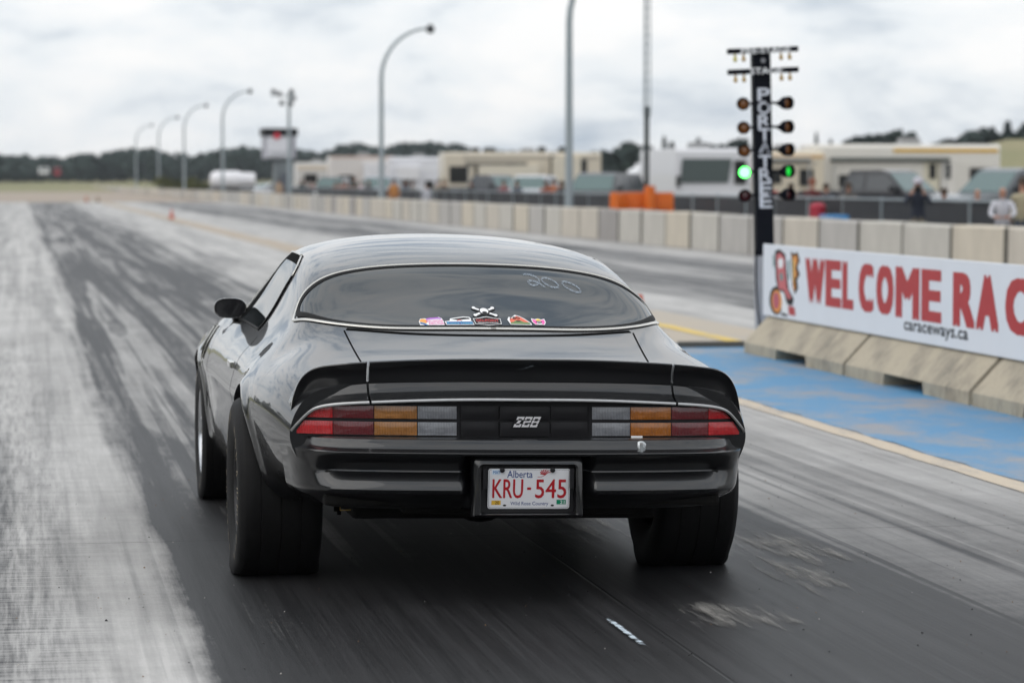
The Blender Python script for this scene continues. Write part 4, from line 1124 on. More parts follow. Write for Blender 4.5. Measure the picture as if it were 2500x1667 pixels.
for zb, body, x0, x1 in ((2.735, 'PRE-STAGE', -.20, .26), (2.545, 'STAGE', -.12, .18)):
    m_ = MB(); m_.box((.005, -.09, zb), (.66, .06, .048)); bar = m_.build('stage_bar', M_TREE, tree, bevel=.003); bar.rotation_euler = (0, R(-1.2), 0); bar.location = (zb * .021, 0, 0)
    p = Print(); p.text(body, x0, zb - .028, x1, zb + .028, 0, 1, .03)
    p.build('lettering', lambda a, b_, l: (a, -.1215 - l, b_), [M_WHITE], bar)
    for k, xb in enumerate((-.255, -.175, .175, .255)):
        m_ = MB(); m_.lathe([(0, -.075), (.012, -.072), (.019, -.058), (.019, -.046), (.010, -.026), (.009, 0)], (xb, -.09, zb - .024), 'Z', 12)
        m_.build('bulb', mat('amber_bulb', (.45, .26, .03), .2, coat=.6) if (k or zb < 2.6) else mat('yellow_bulb', (.55, .48, .03), .2, coat=.6), bar, angle=60)
def lamp(side, z, kind):
    root = bpy.data.objects.new('start_lamp', None); root.empty_display_size = .1; link(root, tree)
    root.location = (side * (.185 if side < 0 else .215), -.09, z)
    root.rotation_euler = (0, 0, R(-14) if side < 0 else R(34))
    m_ = MB(); m_.lathe([(0, .11), (.022, .105), (.030, .075), (.056, .03), (.060, .0), (.060, -.045), (.057, -.045), (.057, .0), (.050, .004)], (0, 0, 0), 'Y', 22); m_.build('housing', M_TREE, root, angle=40)
    mats = {'amber': mat('amber_lamp_glass', (.22, .075, .012), .25, coat=.5), 'red': mat('red_lamp_glass', (.06, .006, .008), .25, coat=.5), 'green': mat('green_lamp_lit', (.05, .5, .12), .3, emit=(.09, 1.0, .13), estr=8.0), 'dimgreen': mat('green_lamp_side', (.02, .3, .04), .3, emit=(.01, .8, .06), estr=.8)}
    m_ = MB(); m_.lathe([(0, -.012), (.03, -.008), (.053, .006)], (0, 0, 0), 'Y', 20); m_.build('lens', mats[kind], root, angle=60)
    b_ = MB(); b_.tube([(-side * .03, .06, .0), (-side * .15, .10, .01)], .012, 8); b_.build('bracket', M_TREE, root)
for z, kl, kr in ((2.245, 'amber', 'amber'), (2.025, 'amber', 'amber'), (1.815, 'amber', 'amber'), (1.615, 'green', 'dimgreen'), (1.40, 'red', 'red')):
    lamp(-1, z, kl); lamp(1, z, kr)
m_ = MB(); m_.lathe([(0, -.078), (.02, -.076), (.026, -.06)], (.012, 0, 2.64), 'Y', 16); m_.build('sensor_eye', mat('grey_sensor', (.3, .3, .32), .4), tree, angle=40)

cc_ = MB(); cc_.prism([(-.07, 0), (.07, 0), (.04, .05), (-.04, .05)], -.32, .32)
tag(cc_.build('cable_cover', mat('dark_rubber_cover', (.05, .05, .045), .8), None, loc=(6.28, 26.3, 0.005)), 'low dark cable cover lying across the blue paint by the tree', 'cable cover')

# ================================================================== cones along the centre line
def cone(x, y, s, label, c=(.45, .07, .03)):
    root = empty('traffic_cone', (x, y, 0), 0, label, 'cone', 'cones along the centre line')
    m_ = MB(); m_.lathe([(.13 * s, .03 * s), (.035 * s, .46 * s), (.0, .465 * s)], n=18); m_.build('body', mat('cone_red%d' % int(c[0] * 100), c, .6), root, angle=40)
    m_ = MB(); m_.box((0, 0, .016 * s), (.34 * s, .34 * s, .03 * s)); m_.build('base', mat('cone_base%d' % int(c[0] * 100), tuple(k * .6 for k in c), .7), root)
    m_ = MB(); m_.lathe([(.094 * s, .2 * s), (.078 * s, .28 * s)], n=18); m_.build('band', mat('cone_band', (.55, .3, .25), .5), root)
cone(6.15, 121.8, .85, 'small red cone alone on the tan centre strip')
cone(4.9, 224, 1.1, 'faded orange cone at the far end of the lane', (.35, .13, .07))
cone(5.75, 223, 1.0, 'dark olive cone beside the faded orange one far away', (.09, .08, .04))
cone(6.30, 29.6, .78, 'red cone peeking out behind the car roof')
# ================================================================== far wall of concrete blocks
WX = 15.1
wall_m = [mat('wall_block_%d' % i, c, .85, var=.3, scale=2.0, bump=.2, bscale=30, stretch=(1, 1, .4)) for i, c in enumerate([(.50, .455, .39), (.48, .455, .41), (.42, .40, .375), (.53, .475, .39), (.31, .29, .275)])]
def block_mesh(m):
    prof = [(0, 0), (0, .40), (.004, .79), (.03, .82), (.47, .82), (.496, .79), (.5, .40), (.5, 0)]
    b = MB(); n = len(prof); L = 1.318
    V = [(x, y, z) for y in (-L, -L + .055, L - .055, L) for (x, z) in prof]
    V = [((x if i // n in (1, 2) else .03 + x * .91), y, z if i // n in (1, 2) or z == 0 else z - .02) for i, (x, y, z) in enumerate(V)]
    F = [(i * n + j, (i + 1) * n + j, (i + 1) * n + (j + 1) % n, i * n + (j + 1) % n) for i in range(3) for j in range(n)] + [tuple(range(n)), tuple(3 * n + k for k in range(n))[::-1]]
    b.add(V, F); b.M = [0 if n <= i < 2 * n else 1 for i in range(len(F))]
    return b.build('wall_block', [m, mat('joint_shade', (.10, .095, .08), .9)], None, angle=25)  # shade of the gaps is put into the colour of the block ends
protos = [block_mesh(m) for m in wall_m]
ONES = 'zeroth first second third fourth fifth sixth seventh eighth ninth tenth eleventh twelfth thirteenth fourteenth fifteenth sixteenth seventeenth eighteenth nineteenth'.split()
TENS = {2: 'twenty', 3: 'thirty', 4: 'forty', 5: 'fifty', 6: 'sixty'}
def ordinal(n):
    if n < 20: return ONES[n]
    return TENS[n // 10][:-1] + 'ieth' if n % 10 == 0 else TENS[n // 10] + '-' + ONES[n % 10]
y = 38.2; k = 0   # the first two blocks lie just outside the frame
used = set()
while y < 760:
    i = int(rng.choice(5, p=[.28, .28, .22, .12, .10]))
    o = protos[i] if i not in used else protos[i].copy()
    if i in used: col.objects.link(o)
    used.add(i)
    o.location = (WX + rng.uniform(-.015, .015), y + 1.35, rng.uniform(-.02, .01)); o.rotation_euler = (0, 0, R(rng.uniform(-.5, .5)))
    nth = k - 1
    tag(o, ('%s concrete wall block of the far wall counting from the right photo edge' % ordinal(nth)) if 0 < nth < 70 else 'pale concrete wall block in the row along the far side of the track', 'wall block', 'concrete wall blocks along the track')
    y += 2.72; k += 1
for i, o in enumerate(protos):
    if i not in used: bpy.data.objects.remove(o)

# ================================================================== lamp posts
M_GALV = mat('galvanised_steel', (.30, .34, .36), .5, .5, var=.15)
M_HEAD = mat('dark_lamp_head', (.05, .055, .06), .5)
def lamp_post(Y, X, H, label):
    root = empty('lamp_post', (X, Y, 0), 0, label, 'lamp post', 'curved lamp posts behind the wall')
    m_ = MB(); pts = [(0, 0, 0), (0, 0, H - 2.3)]; r_ = [.13, .10]
    for q in range(1, 11):
        w = math.pi / 2 * q / 10; pts.append((2.2 - 2.2 * math.cos(w), 0, H - 2.3 + 2.3 * math.sin(w))); r_.append(.10 - .004 * q)
    m_.tube(pts, r_, 12); m_.build('pole', M_GALV, root, angle=50)
    m_ = MB(); m_.lathe([(0, -.22), (.13, -.2), (.20, -.06), (.20, .06), (.08, .2), (0, .22)], (2.25, 0, H - .02), 'Z', 16); m_.build('lamp_head', M_HEAD, root, angle=50)
    m_ = MB(); m_.box((0, 0, .1), (.4, .4, .2)); m_.build('footing', wall_m[1], root)
for u, X, H, lb in ((1389, 16.2, 8.6, 'curved lamp post rising out of the picture left of the lattice mast'), (932, 16.2, 8.5, 'tall curved lamp post above the white trailers, its lamp in full view'), (545, 16.2, 8.9, 'curved lamp post behind the white tank trailer'),
                    (451, 16.2, 9.2, 'second curved lamp post beyond the white tank trailer'), (389, 16.2, 9.2, 'third curved lamp post beyond the white tank trailer, pale'), (334, 16.2, 9.6, 'farthest and faintest curved lamp post in the row')):
    lamp_post(gY(u, X), X, H, lb)
# floodlight pole
Yf = gY(707, 16.4)
fl = empty('floodlight_pole', (16.4, Yf, 0), 0, 'grey pole with a cluster of floodlights behind the kiosk', 'floodlight')
m_ = MB(); m_.tube([(0, 0, 0), (0, 0, 7.0)], [.14, .09], 12); m_.build('pole', M_GALV, fl, angle=50)
m_ = MB(); m_.box((-.4, 0, 6.85), (1.5, .08, .08)); m_.build('crossbar', M_GALV, fl)
for (dx, dz) in ((-.95, 7.1), (-.6, 6.95), (-.45, 6.4), (.15, 7.1), (.28, 6.7), (.1, 6.35)):
    m_ = MB(); m_.box((dx, -.12, dz), (.34, .26, .3), taper=.7); m_.build('floodlight', M_HEAD, fl, bevel=.02)
# lattice mast with orange barricades at its foot
Ym = gY(1578, 17.0)
ms = empty('lattice_mast', (17.0, Ym, 0), 0, 'slim dark lattice mast rising above the orange barricades', 'mast')
m_ = MB(); m_.tube([(0, 0, 0), (0, 0, 3.6)], .075, 10); m_.build('lower_tube', mat('dark_green_steel', (.035, .045, .045), .6), ms, angle=50)
for kx, ky in ((-.09, -.06), (.09, -.06), (0, .10)):
    m_ = MB(); m_.tube([(kx, ky, 3.3), (kx * .7, ky * .7, 9.5)], .018, 6); m_.build('mast_leg', M_GALV, ms)
m_ = MB()
pz = [(-.09, -.06), (.09, -.06), (0, .10)]
for q in range(24):
    z0 = 3.4 + q * .25; f = 1 - .3 * (z0 - 3.3) / 6.2
    for a in range(3):
        A, Bq = pz[a], pz[(a + 1) % 3]
        m_.tube([(A[0] * f, A[1] * f, z0), (Bq[0] * f, Bq[1] * f, z0 + .25)], .008, 4, cap=False)
tag(m_.build('bracing', M_GALV, ms), kind='stuff')
M_ORANGE = mat('orange_plastic', (.62, .13, .008), .5, var=.12)
def barricade(x, y, rz, w, label, post=False):
    root = empty('orange_barricade', (x, y, 0), rz, label, 'barricade', 'orange barricades round the mast')
    m_ = MB(); m_.prism([(-.30, 0), (.30, 0), (.28, .25), (.14, .55), (.11, 1.24), (-.11, 1.24), (-.14, .55), (-.28, .25)], -w / 2, w / 2); m_.build('shell', M_ORANGE, root, bevel=.03)
    m_ = MB(); m_.box((0, -.15, .9), (w * .5, .04, .25)); m_.build('moulded_panel', M_ORANGE, root, bevel=.015)
barricade(gx(1515, Ym - .5), Ym - .5, R(62), 1.3, 'orange barricade with a pale sunlit end, left of the mast foot')
barricade(gx(1545, Ym - .3), Ym - .2, R(4), .75, 'orange barricade directly beside the mast foot')
barricade(gx(1612, Ym - .2), Ym - .2, R(-6), .72, 'orange barricade right of the mast foot')
m_ = MB(); m_.tube([(0, 0, 0), (0, 0, 1.42)], [.2, .15], 12)
tag(m_.build('orange_sleeve', M_ORANGE, None, angle=40, loc=(17.0, Ym - .42, 0)), 'upright orange sleeve in front of the mast between the barricades', 'sleeve')
# timing kiosk on its tapered tower
Yk = 205.0; xk = gx(681, Yk)
kk = empty('timing_kiosk', (xk, Yk, 0), R(4), 'small raised kiosk with a black roof fascia and white panel', 'kiosk')
M_KGREY = mat('kiosk_grey', (.16, .18, .19), .7); M_KW = mat('kiosk_white', (.68, .68, .72), .5)
m_ = MB(); m_.box((.25, 0, 1.5), (1.35, 1.4, 3.0), taper=.86); m_.build('tower', M_KGREY, kk, bevel=.03)
m_ = MB(); m_.box((0, 0, 3.95), (2.15, 1.8, 1.6)); m_.build('cabin', mat('kiosk_side', (.33, .33, .37), .6), kk, bevel=.02)
m_ = MB(); m_.box((-.12, -.93, 3.95), (1.75, .04, 1.4)); m_.build('panel', M_KW, kk)
m_ = MB(); m_.box((0, 0, 5.0), (2.4, 2.0, .52)); m_.build('roof_fascia', M_BLACK, kk, bevel=.02)
m_ = MB(); m_.lathe([(0, -1.06), (.22, -1.05), (.24, -1.0)], (-.28, 0, 4.72), 'Y', 18); m_.build('red_light', mat('red_disc', (.6, .03, .06), .4), kk)
for zz in (3.62, 3.45, 3.28):
    m_ = MB(); m_.box((-.12, -.955, zz), (1.4, .012, .05)); m_.build('print_line', M_KGREY, kk)
m_ = MB(); m_.box((.35, -.72, 1.2), (.7, .05, 1.9)); m_.build('door', mat('kiosk_door', (.09, .10, .12), .6), kk)

# ================================================================== mesh fence behind the wall
FX = 18.3
fe = empty('mesh_fence', (FX, 40, 0), 0, 'long black mesh fence with steel rail behind the concrete wall', 'fence')
m_, t_, b_ = node_mat('black_mesh_cloth'); N_ = NT(t_)
P_ = N_.n('ShaderNodeTexCoord').outputs['Object']
t_.links.new(N_.mix(N_.noise(P_, 1.5, 5), (.012, .013, .016), (.035, .038, .045)), b_.inputs['Base Color']); b_.inputs['Roughness'].default_value = .8
b_.inputs['Alpha'].default_value = .86
M_MESH = m_
pm = mesh('mesh_panel', [(0, .03, .05), (0, 2.97, .05), (0, 2.97, 1.12), (0, .03, 1.12), (.02, .03, .05), (.02, 2.97, .05), (.02, 2.97, 1.12), (.02, .03, 1.12)], [(0, 3, 2, 1), (4, 5, 6, 7), (3, 7, 6, 2), (0, 1, 5, 4)], M_MESH, fe)
q_ = MB(); q_.tube([(0, 0, 0), (0, 0, 1.2)], .03, 8); po = q_.build('fence_post', M_GALV, fe, angle=50)
q_ = MB(); q_.tube([(0, 0, 1.15), (0, 3, 1.15)], .025, 8); ra = q_.build('top_rail', M_GALV, fe, angle=50)
for i in range(1, 56):
    for src in (pm, po, ra):
        c = src.copy(); col.objects.link(c); c.parent = fe; c.location = (rng.uniform(-.02, .02), i * 3.0, 0)
# ================================================================== trees
def leaf_mat(name, c, var=.5):
    m, t, b = node_mat(name); N = NT(t)
    P = N.n('ShaderNodeTexCoord').outputs['Object']
    f = N.noise(P, .9, 4, .6); g = N.noise(P, 5.0, 3, .6)
    cc = N.mix(f, tuple(x * (1 - var) for x in c), tuple(x * (1 + var) for x in c))
    cc = N.mix(N.rng(g, .35, .65), cc, N.mix(.5, cc, (c[0] * 1.5, c[1] * 1.5, c[2] * 1.2)))
    t.links.new(cc, b.inputs['Base Color']); b.inputs['Roughness'].default_value = .8; b.inputs['Specular IOR Level'].default_value = .2
    return m
M_LEAF = leaf_mat('dark_foliage', (.028, .043, .040)); M_LEAF2 = leaf_mat('conifer_foliage', (.022, .036, .040)); M_BUSH = leaf_mat('olive_foliage', (.09, .095, .035))
M_BARK = mat('bark', (.07, .055, .045), .9)
def quads(C, size):
    n = len(C); a = rng.normal(size=(n, 3)); a /= np.linalg.norm(a, axis=1)[:, None]
    b = np.cross(a, rng.normal(size=(n, 3))); b /= np.linalg.norm(b, axis=1)[:, None]
    s = (size * rng.uniform(.6, 1.4, n))[:, None]
    V = np.stack([C - a * s - b * s * .7, C + a * s - b * s * .7, C + a * s + b * s * .7, C - a * s + b * s * .7], 1).reshape(-1, 3)
    return V, np.arange(4 * n).reshape(-1, 4)
def crown_pts(kind, n):
    if kind == 'round':
        cl = []
        for k in range(14):
            d = rng.normal(size=3); d /= np.linalg.norm(d); cl.append((d * np.array([.30, .30, .26]) * rng.uniform(.5, 1.1) + np.array([0, 0, .62]), rng.uniform(.10, .19)))
        P = []
        for c, r_ in cl:
            d = rng.normal(size=(n // 14, 3)); d /= np.linalg.norm(d, axis=1)[:, None]; P.append(c + d * (r_ * rng.uniform(.55, 1.05, n // 14) ** .6)[:, None])
        return np.concatenate(P)
    h = rng.uniform(.08, 1, n); w = rng.uniform(0, 6.283, n); r_ = (1.02 - h) * .24 * (.6 + .5 * np.abs(np.sin(h * 26))) * rng.uniform(.35, 1, n) ** .5
    return np.stack([r_ * np.cos(w), r_ * np.sin(w), h], 1)
_tv = {}
def tree_meshes(kind, i):
    if (kind, i) in _tv: return _tv[(kind, i)]
    P = crown_pts(kind, 1300); V, F = quads(P, .046 if kind == 'round' else .034)
    m = MB(); m.tube([(0, 0, 0), (.01, 0, .3), (0, .01, .6), (0, 0, .85 if kind != 'round' else .7)], [.03, .024, .014, .004], 8)
    if kind == 'round':
        for k in range(5):
            w = k * 1.3; m.tube([(0, 0, .3 + .06 * k), (.1 * math.cos(w), .1 * math.sin(w), .48 + .05 * k), (.2 * math.cos(w), .2 * math.sin(w), .62 + .05 * k)], [.012, .008, .003], 5)
    _tv[(kind, i)] = (V, F, m.V, m.F); return _tv[(kind, i)]
_tm = {}
def tree_thing(kind, i, x, y, z, h, wd, label, m, name=None):
    root = empty(name or ('conifer_tree' if kind == 'spire' else 'broadleaf_tree'), (x, y, z), rng.uniform(0, 6.28), label, 'tree', 'trees behind the paddock')
    root.scale = (wd, wd, h)
    V, F, tv, tf = tree_meshes(kind, i)
    key = (kind, i, m.name)
    if key not in _tm:
        a = mesh('crown', V, F, m, root); b = mesh('trunk', tv, tf, M_BARK, root, smooth=True); _tm[key] = (a, b)
    else:
        for s in _tm[key]:
            c = s.copy(); col.objects.link(c); c.parent = root
Yt = 330.0
for (u, vt, w, kind, lb) in ((1500, 362, 7, 'round', 'low dark tree left of the lattice mast behind the trailers'), (1548, 352, 7, 'round', 'bushy dark tree close left of the lattice mast'), (1622, 338, 4.0, 'spire', 'narrow spruce just right of the lattice mast'),
        (1640, 352, 6, 'spire', 'second narrow spruce right of the lattice mast'), (1705, 343, 5.5, 'spire', 'spruce between the lattice mast and the start-light tree'), (1776, 337, 7, 'round', 'round dark tree just left of the start-light tree'),
        (1820, 352, 6, 'round', 'small dark tree peeking left of the start-light tree column'), (1993, 330, 3.2, 'spire', 'lone pointed spruce right of the start-light tree'), (2028, 346, 4, 'spire', 'short spruce next to the lone pointed one'), (2070, 347, 5, 'spire', 'short spruce in the low row left of the big round tree'), (2092, 344, 5, 'spire', 'spruce touching the big round tree'),
        (2150, 312, 11, 'round', 'big round dark tree above the cream trailer'), (2212, 326, 6.5, 'round', 'smaller dark tree right of the big round tree'), (2342, 330, 9, 'round', 'dark rounded tree above the end of the yellow-striped trailer'), (2395, 318, 8, 'round', 'dark tree at the start of the hilltop grove'),
        (2422, 314, 7, 'spire', 'spruce in the hilltop grove'), (2460, 300, 7, 'spire', 'tallest spruce of the hilltop grove'), (2484, 312, 8, 'round', 'dense dark tree in the hilltop grove by the photo edge'), (2500, 304, 6, 'spire', 'spruce cut by the edge of the photo')):
    x, y, zt = at(u, vt, Yt); zb = 3.2 if u > 2300 else .6
    tree_thing(kind, int(rng.integers(0, 3)), x, y, zb, (zt - zb) * 1.02, w, lb, M_LEAF if kind == 'round' else M_LEAF2)
for (u, vt, w, lb) in ((418, 430, 5, 'low olive bush at the far end of the wall'), (452, 432, 4, 'second olive bush beside a far lamp post'), (485, 437, 4, 'low olive bush by the white tank trailer')):
    x, y, zt = at(u, vt, 330); tree_thing('round', 1, x, y, -.8, (zt + .8) * 1.0, w, lb, M_BUSH, 'bush')
# the far wood reads as one mass
def treeline():
    C = []
    prof = [(-120, 384), (0, 382), (60, 381), (85, 392), (110, 382), (150, 392), (215, 376), (235, 388), (270, 372), (320, 362), (380, 368), (400, 384), (430, 370), (455, 386), (500, 378), (560, 362), (610, 360), (650, 372), (720, 366), (790, 380), (830, 360), (880, 352), (930, 366), (980, 352), (1060, 350), (1132, 356), (1145, 372), (1300, 372), (1480, 376), (1700, 372), (1850, 372)]
    pu = [a for a, b in prof]; pv = [b for a, b in prof]
    for k in range(330):
        u = rng.uniform(-120, 1850); Y = rng.uniform(700, 900); vt = np.interp(u, pu, pv) + rng.exponential(6) * (1 if k % 3 else 0)
        x, y, zt = at(u, vt, Y); zb = 1.8; hh = zt - zb; w = rng.uniform(5, 10)
        d = rng.normal(size=(150, 3)); d /= np.linalg.norm(d, axis=1)[:, None]; d *= rng.uniform(.6, 1.03, 150)[:, None] ** .5
        P = np.array([x, y, zb + hh * .52]) + d * np.array([w * .55, w * .55, hh * .5]); C.append(P)
    V, F = quads(np.concatenate(C), .62)
    o = mesh('treeline', V, F, M_LEAF); tag(o, 'dark wood along the horizon behind the track', None, None, 'stuff')
treeline()
def side_wood():
    # trees left of and behind the photographer: they show as the dark horizon mirrored in the paint
    C = []
    for k in range(150):
        if k < 100: x, y = rng.uniform(-75, -38), rng.uniform(-60, 170)
        else: x, y = rng.uniform(-70, 80), rng.uniform(-110, -80)
        hh = rng.uniform(5, 10); w = rng.uniform(5, 9)
        d = rng.normal(size=(150, 3)); d /= np.linalg.norm(d, axis=1)[:, None]; d *= rng.uniform(.6, 1.03, 150)[:, None] ** .5
        C.append(np.array([x, y, hh * .5]) + d * np.array([w * .55, w * .55, hh * .5]))
    V, F = quads(np.concatenate(C), .55)
    tag(mesh('treeline', V, F, M_LEAF), 'wood beside the start area mirrored in the car paint', None, None, 'stuff')
side_wood()

# ================================================================== camper trailers and motorhomes
M_DGLASS = mat('dark_camper_glass', (.010, .011, .011), .15, spec=.4)
M_SGLASS = mat('grey_side_glass', (.055, .06, .065), .15, spec=.6)
M_TEAL = mat('teal_windscreen', (.10, .15, .145), .15, spec=.6)
def paint(name, c, rough=.35): return mat(name, c, rough, coat=.3, var=.06, scale=1.5)
def camper(name, u0, u1, vtop, Y, c, label, cat, wins=(), extra=None, depth=2.5, zb=.45, rz=None, nose=0.0, roofstripe=None):
    x0, _, z1 = at(u0, vtop, Y); x1 = gx(u1, Y); L = x1 - x0
    root = empty(name, (x0, Y, 0), 0 if rz is None else rz, label, cat, 'campers parked in the paddock')
    P = paint(name + '_%d_%d' % (u0, int(c[0] * 100)), c)
    H = z1
    b = MB(); b.prism([(0, zb), (0, H - .12), (.12, H), (depth - .12, H), (depth, H - .12), (depth, zb)], nose, L); b.build('body', P, root, bevel=.05)
    if nose:
        b = MB(); pts = [(nose + .02, 0, zb), (nose + .02, 0, H - .15), (0.25, 0, H - .3), (0, 0, H * .62), (nose * .55, 0, zb + .3)]
        V = [(a, .02, z) for a, _, z in pts] + [(a, depth - .02, z) for a, _, z in pts]; n = 5
        b.add(V, [tuple(range(n)), tuple(range(2 * n - 1, n - 1, -1))] + [(i, (i + 1) % n, n + (i + 1) % n, n + i) for i in range(n)]); b.build('nose', P, root)
    # windows given as fractions of length and heights
    for (a, w, z0, h) in wins:
        f = MB(); f.box((a * L, -.02, z0 + h / 2), (w + .08, .05, h + .08)); fo = f.build('window_frame', mat('dark_trim', (.03, .03, .03), .5), root, bevel=.01)
        g = MB(); g.box((a * L, -.05, z0 + h / 2), (w, .02, h)); g.build('window_pane', M_DGLASS, fo)
    for a in (.3, .36):
        w_ = MB(); w_.lathe([(0, -.03), (.2, -.04), (.33, -.02), (.36, .05), (.33, .2), (0, .2)], (a * L * (2.2 if nose else 1.6), .02, .36), 'Y', 18); w_.build('wheel', M_TYRE, root, angle=40)
    ac = MB(); ac.box((L * .55, depth / 2, H + .14), (.8, .8, .26), taper=.85); ac.build('roof_unit', mat('roof_unit_grey', (.25, .25, .25), .6), root, bevel=.03)
    if extra: extra(root, L, H, depth)
    return root
def awning(z, a0, a1, c=(.10, .11, .10)):
    def f(root, L, H, d):
        m = MB(); m.tube([(a0 * L, -.12, z), (a1 * L, -.12, z)], .09, 10); m.build('awning_roll', mat('awning_dark%d' % int(c[0] * 100), c, .7), root, angle=50)
        for a in (a0 + .02, a1 - .02):
            m = MB(); m.box((a * L, -.06, z / 2 + .4), (.05, .05, z - .8)); m.build('awning_arm', mat('camper_trim', (.5, .5, .48), .5), root)
    return f
def band(z, h, a0, a1, c, nm):
    def f(root, L, H, d):
        m = MB(); m.box(((a0 + a1) / 2 * L, -.012, z), ((a1 - a0) * L, .02, h)); m.build('stripe', mat('stripe_' + nm, c, .5), root)
    return f
def door(a, c=(.6, .58, .5)):
    def f(root, L, H, d):
        m = MB(); m.box((a * L, -.02, 1.5), (.7, .04, 1.9)); do = m.build('door', mat('camper_door%d' % int(c[0] * 100), c, .5), root, bevel=.01)
        m = MB(); m.box((a * L, -.05, 1.95), (.28, .02, .6)); m.build('door_pane', M_DGLASS, do)
    return f
def slide(a, w, z0, z1, c):
    def f(root, L, H, d):
        m = MB(); m.box((a * L, -.25, (z0 + z1) / 2), (w, .5, z1 - z0)); m.build('slide_out', paint('slide_%d' % int(c[0] * 100), c), root, bevel=.03)
    return f
def both(*fs):
    def f(*a):
        for g in fs: g(*a)
    return f
CREAM = (.56, .50, .40); WHITE = (.68, .67, .68)
camper('camper_trailer', 724, 822, 397, 222, (.55, .53, .50), 'small pale camper trailer right of the kiosk', 'camper', [(.35, .9, 1.5, .6)], band(2.6, .25, 0, 1, (.62, .52, .40), 'tan'))
camper('camper_trailer', 806, 962, 381, 214, (.62, .58, .55), 'long white camper with rosy roof edge behind the curved lamp post', 'camper', [(.25, 1.0, 1.2, .8), (.78, 1.1, 1.9, .45)], both(band(3.35, .14, 0, 1, (.5, .36, .3), 'rose'), slide(.72, 2.0, 1.6, 2.9, WHITE)))
camper('motorhome', 955, 1088, 384, 206, (.66, .66, .69), 'white motorhome with a small dark window next to the cream fifth-wheel', 'motorhome', [(.70, .55, 1.05, .55), (.2, .9, .9, .9)], both(band(2.5, .3, .35, .98, (.72, .72, .74), 'pale'), slide(.3, 1.6, 1.7, 2.6, WHITE)))
camper('fifth_wheel_trailer', 1085, 1468, 372, 172, CREAM, 'long cream fifth-wheel trailer with dark windows and a raised nose', 'camper',
       [(.09, 1.05, 1.5, .92), (.21, .22, 1.45, .95), (.37, .85, 1.1, .9), (.42, .5, 2.2, .42), (.55, .2, 1.5, .7), (.69, .28, 1.9, 1.15), (.87, .62, 2.1, .72)],
       both(awning(2.62, .13, .52, (.16, .15, .13)), band(2.95, .10, .12, .98, (.30, .27, .23), 'brown'), slide(.40, 3.6, 1.0, 2.5, (.60, .55, .45)), slide(.77, 1.7, 1.5, 3.0, (.58, .53, .43))))
for i, (u, v) in enumerate(((1166, 366), (1200, 362), (1328, 356), (1378, 354))):
    x, y, z = at(u, v, 173); m = MB(); m.box((0, 0, 0), (.75 if i == 1 else .45, .7, .34), taper=.85)
    tag(m.build('roof_vent', mat('roof_vent_dark', (.03, .033, .03), .6), None, bevel=.02, loc=(x, y + .8, 3.42 + (.05 if i > 1 else 0))), ['small dark vent on the cream trailer roof near its low end', 'wide dark air unit on the cream trailer roof', 'dark vent on the raised middle of the cream trailer roof', 'dark vent on the cream trailer roof beside the lamp post'][i], 'roof vent', 'vents on the cream trailer roof')
camper('camper_van', 1545, 1668, 398, 122, (.72, .72, .73), 'white rounded camper van behind the lattice mast', 'van', [(.80, .55, .95, .6)], None, 2.2, .3, None, .55)
mh = camper('motorhome', 1650, 1836, 362, 108, (.64, .64, .66), 'white bus-fronted motorhome with a huge windscreen left of the start-light tree', 'motorhome', [], None, 6.5)
Lm = gx(1836, 108) - gx(1650, 108)
m = MB(); m.add([(.16, -.07, 1.50), (2.02, -.07, 1.50), (2.16, -.07, 2.40), (.24, -.07, 2.40)], [(0, 1, 2, 3)]); m.build('windscreen', mat('motorhome_windscreen', (.07, .09, .088), .15, spec=.5), mh, fix=False)
m = MB(); m.box((2.48, -.06, 1.9), (.46, .02, .9)); m.build('side_window', M_DGLASS, mh)
m = MB(); m.box((Lm / 2, -.06, .62), (Lm * .98, .12, .3)); m.build('front_bumper', mat('grey_bumper', (.35, .36, .37), .5), mh, bevel=.03)
m = MB(); m.box((Lm / 2, -.03, .95), (Lm * .9, .04, .16)); m.build('grille_band', mat('pale_teal_band', (.42, .48, .48), .5), mh, bevel=.01)
for a in (.12, .88):
    m = MB(); m.box((Lm * a, -.05, .98), (.3, .05, .2)); m.build('headlight', mat('headlamp', (.6, .62, .62), .15), mh, bevel=.02)
    m = MB(); m.box((Lm * a + (.5 if a > .5 else -.3), -.15, 1.55), (.16, .12, .42)); m.build('wing_mirror', mat('dark_trim', (.03, .03, .03)), mh, bevel=.02)
camper('camper_trailer', 1838, 2012, 368, 112, (.60, .53, .41), 'cream camper trailer directly behind the start-light tree', 'camper', [(.30, .5, 1.5, .5), (.75, .5, 1.4, .6)], both(band(2.52, .10, 0, 1, (.62, .38, .16), 'orange'), band(2.25, .06, 0, .9, (.35, .33, .30), 'grey'), awning(2.42, .1, .8, (.3, .3, .28))))
yl = camper('camper_trailer', 1990, 2442, 352, 113, (.66, .63, .57), 'long cream trailer with a yellow roof stripe and dark awning roll', 'camper', [(.20, 1.05, 1.35, .42), (.26, 1.0, 1.36, .38), (.90, .95, 1.55, .5)], both(awning(2.42, .08, .72), band(2.78, .14, .42, .985, (.62, .36, .03), 'yellow'), band(.72, .16, .02, .98, (.5, .22, .03), 'ochre'), door(.63, (.58, .54, .42)), door(.71, (.66, .63, .58))))
for z in np.arange(.9, 2.3, .16):
    m = MB(); m.box((7.2 * .5, -.006, z), (7.0, .012, .012)); m.build('siding_rib', mat('siding_rib', (.5, .48, .43), .5), yl)
x, y, z = at(1950, 378, 113)
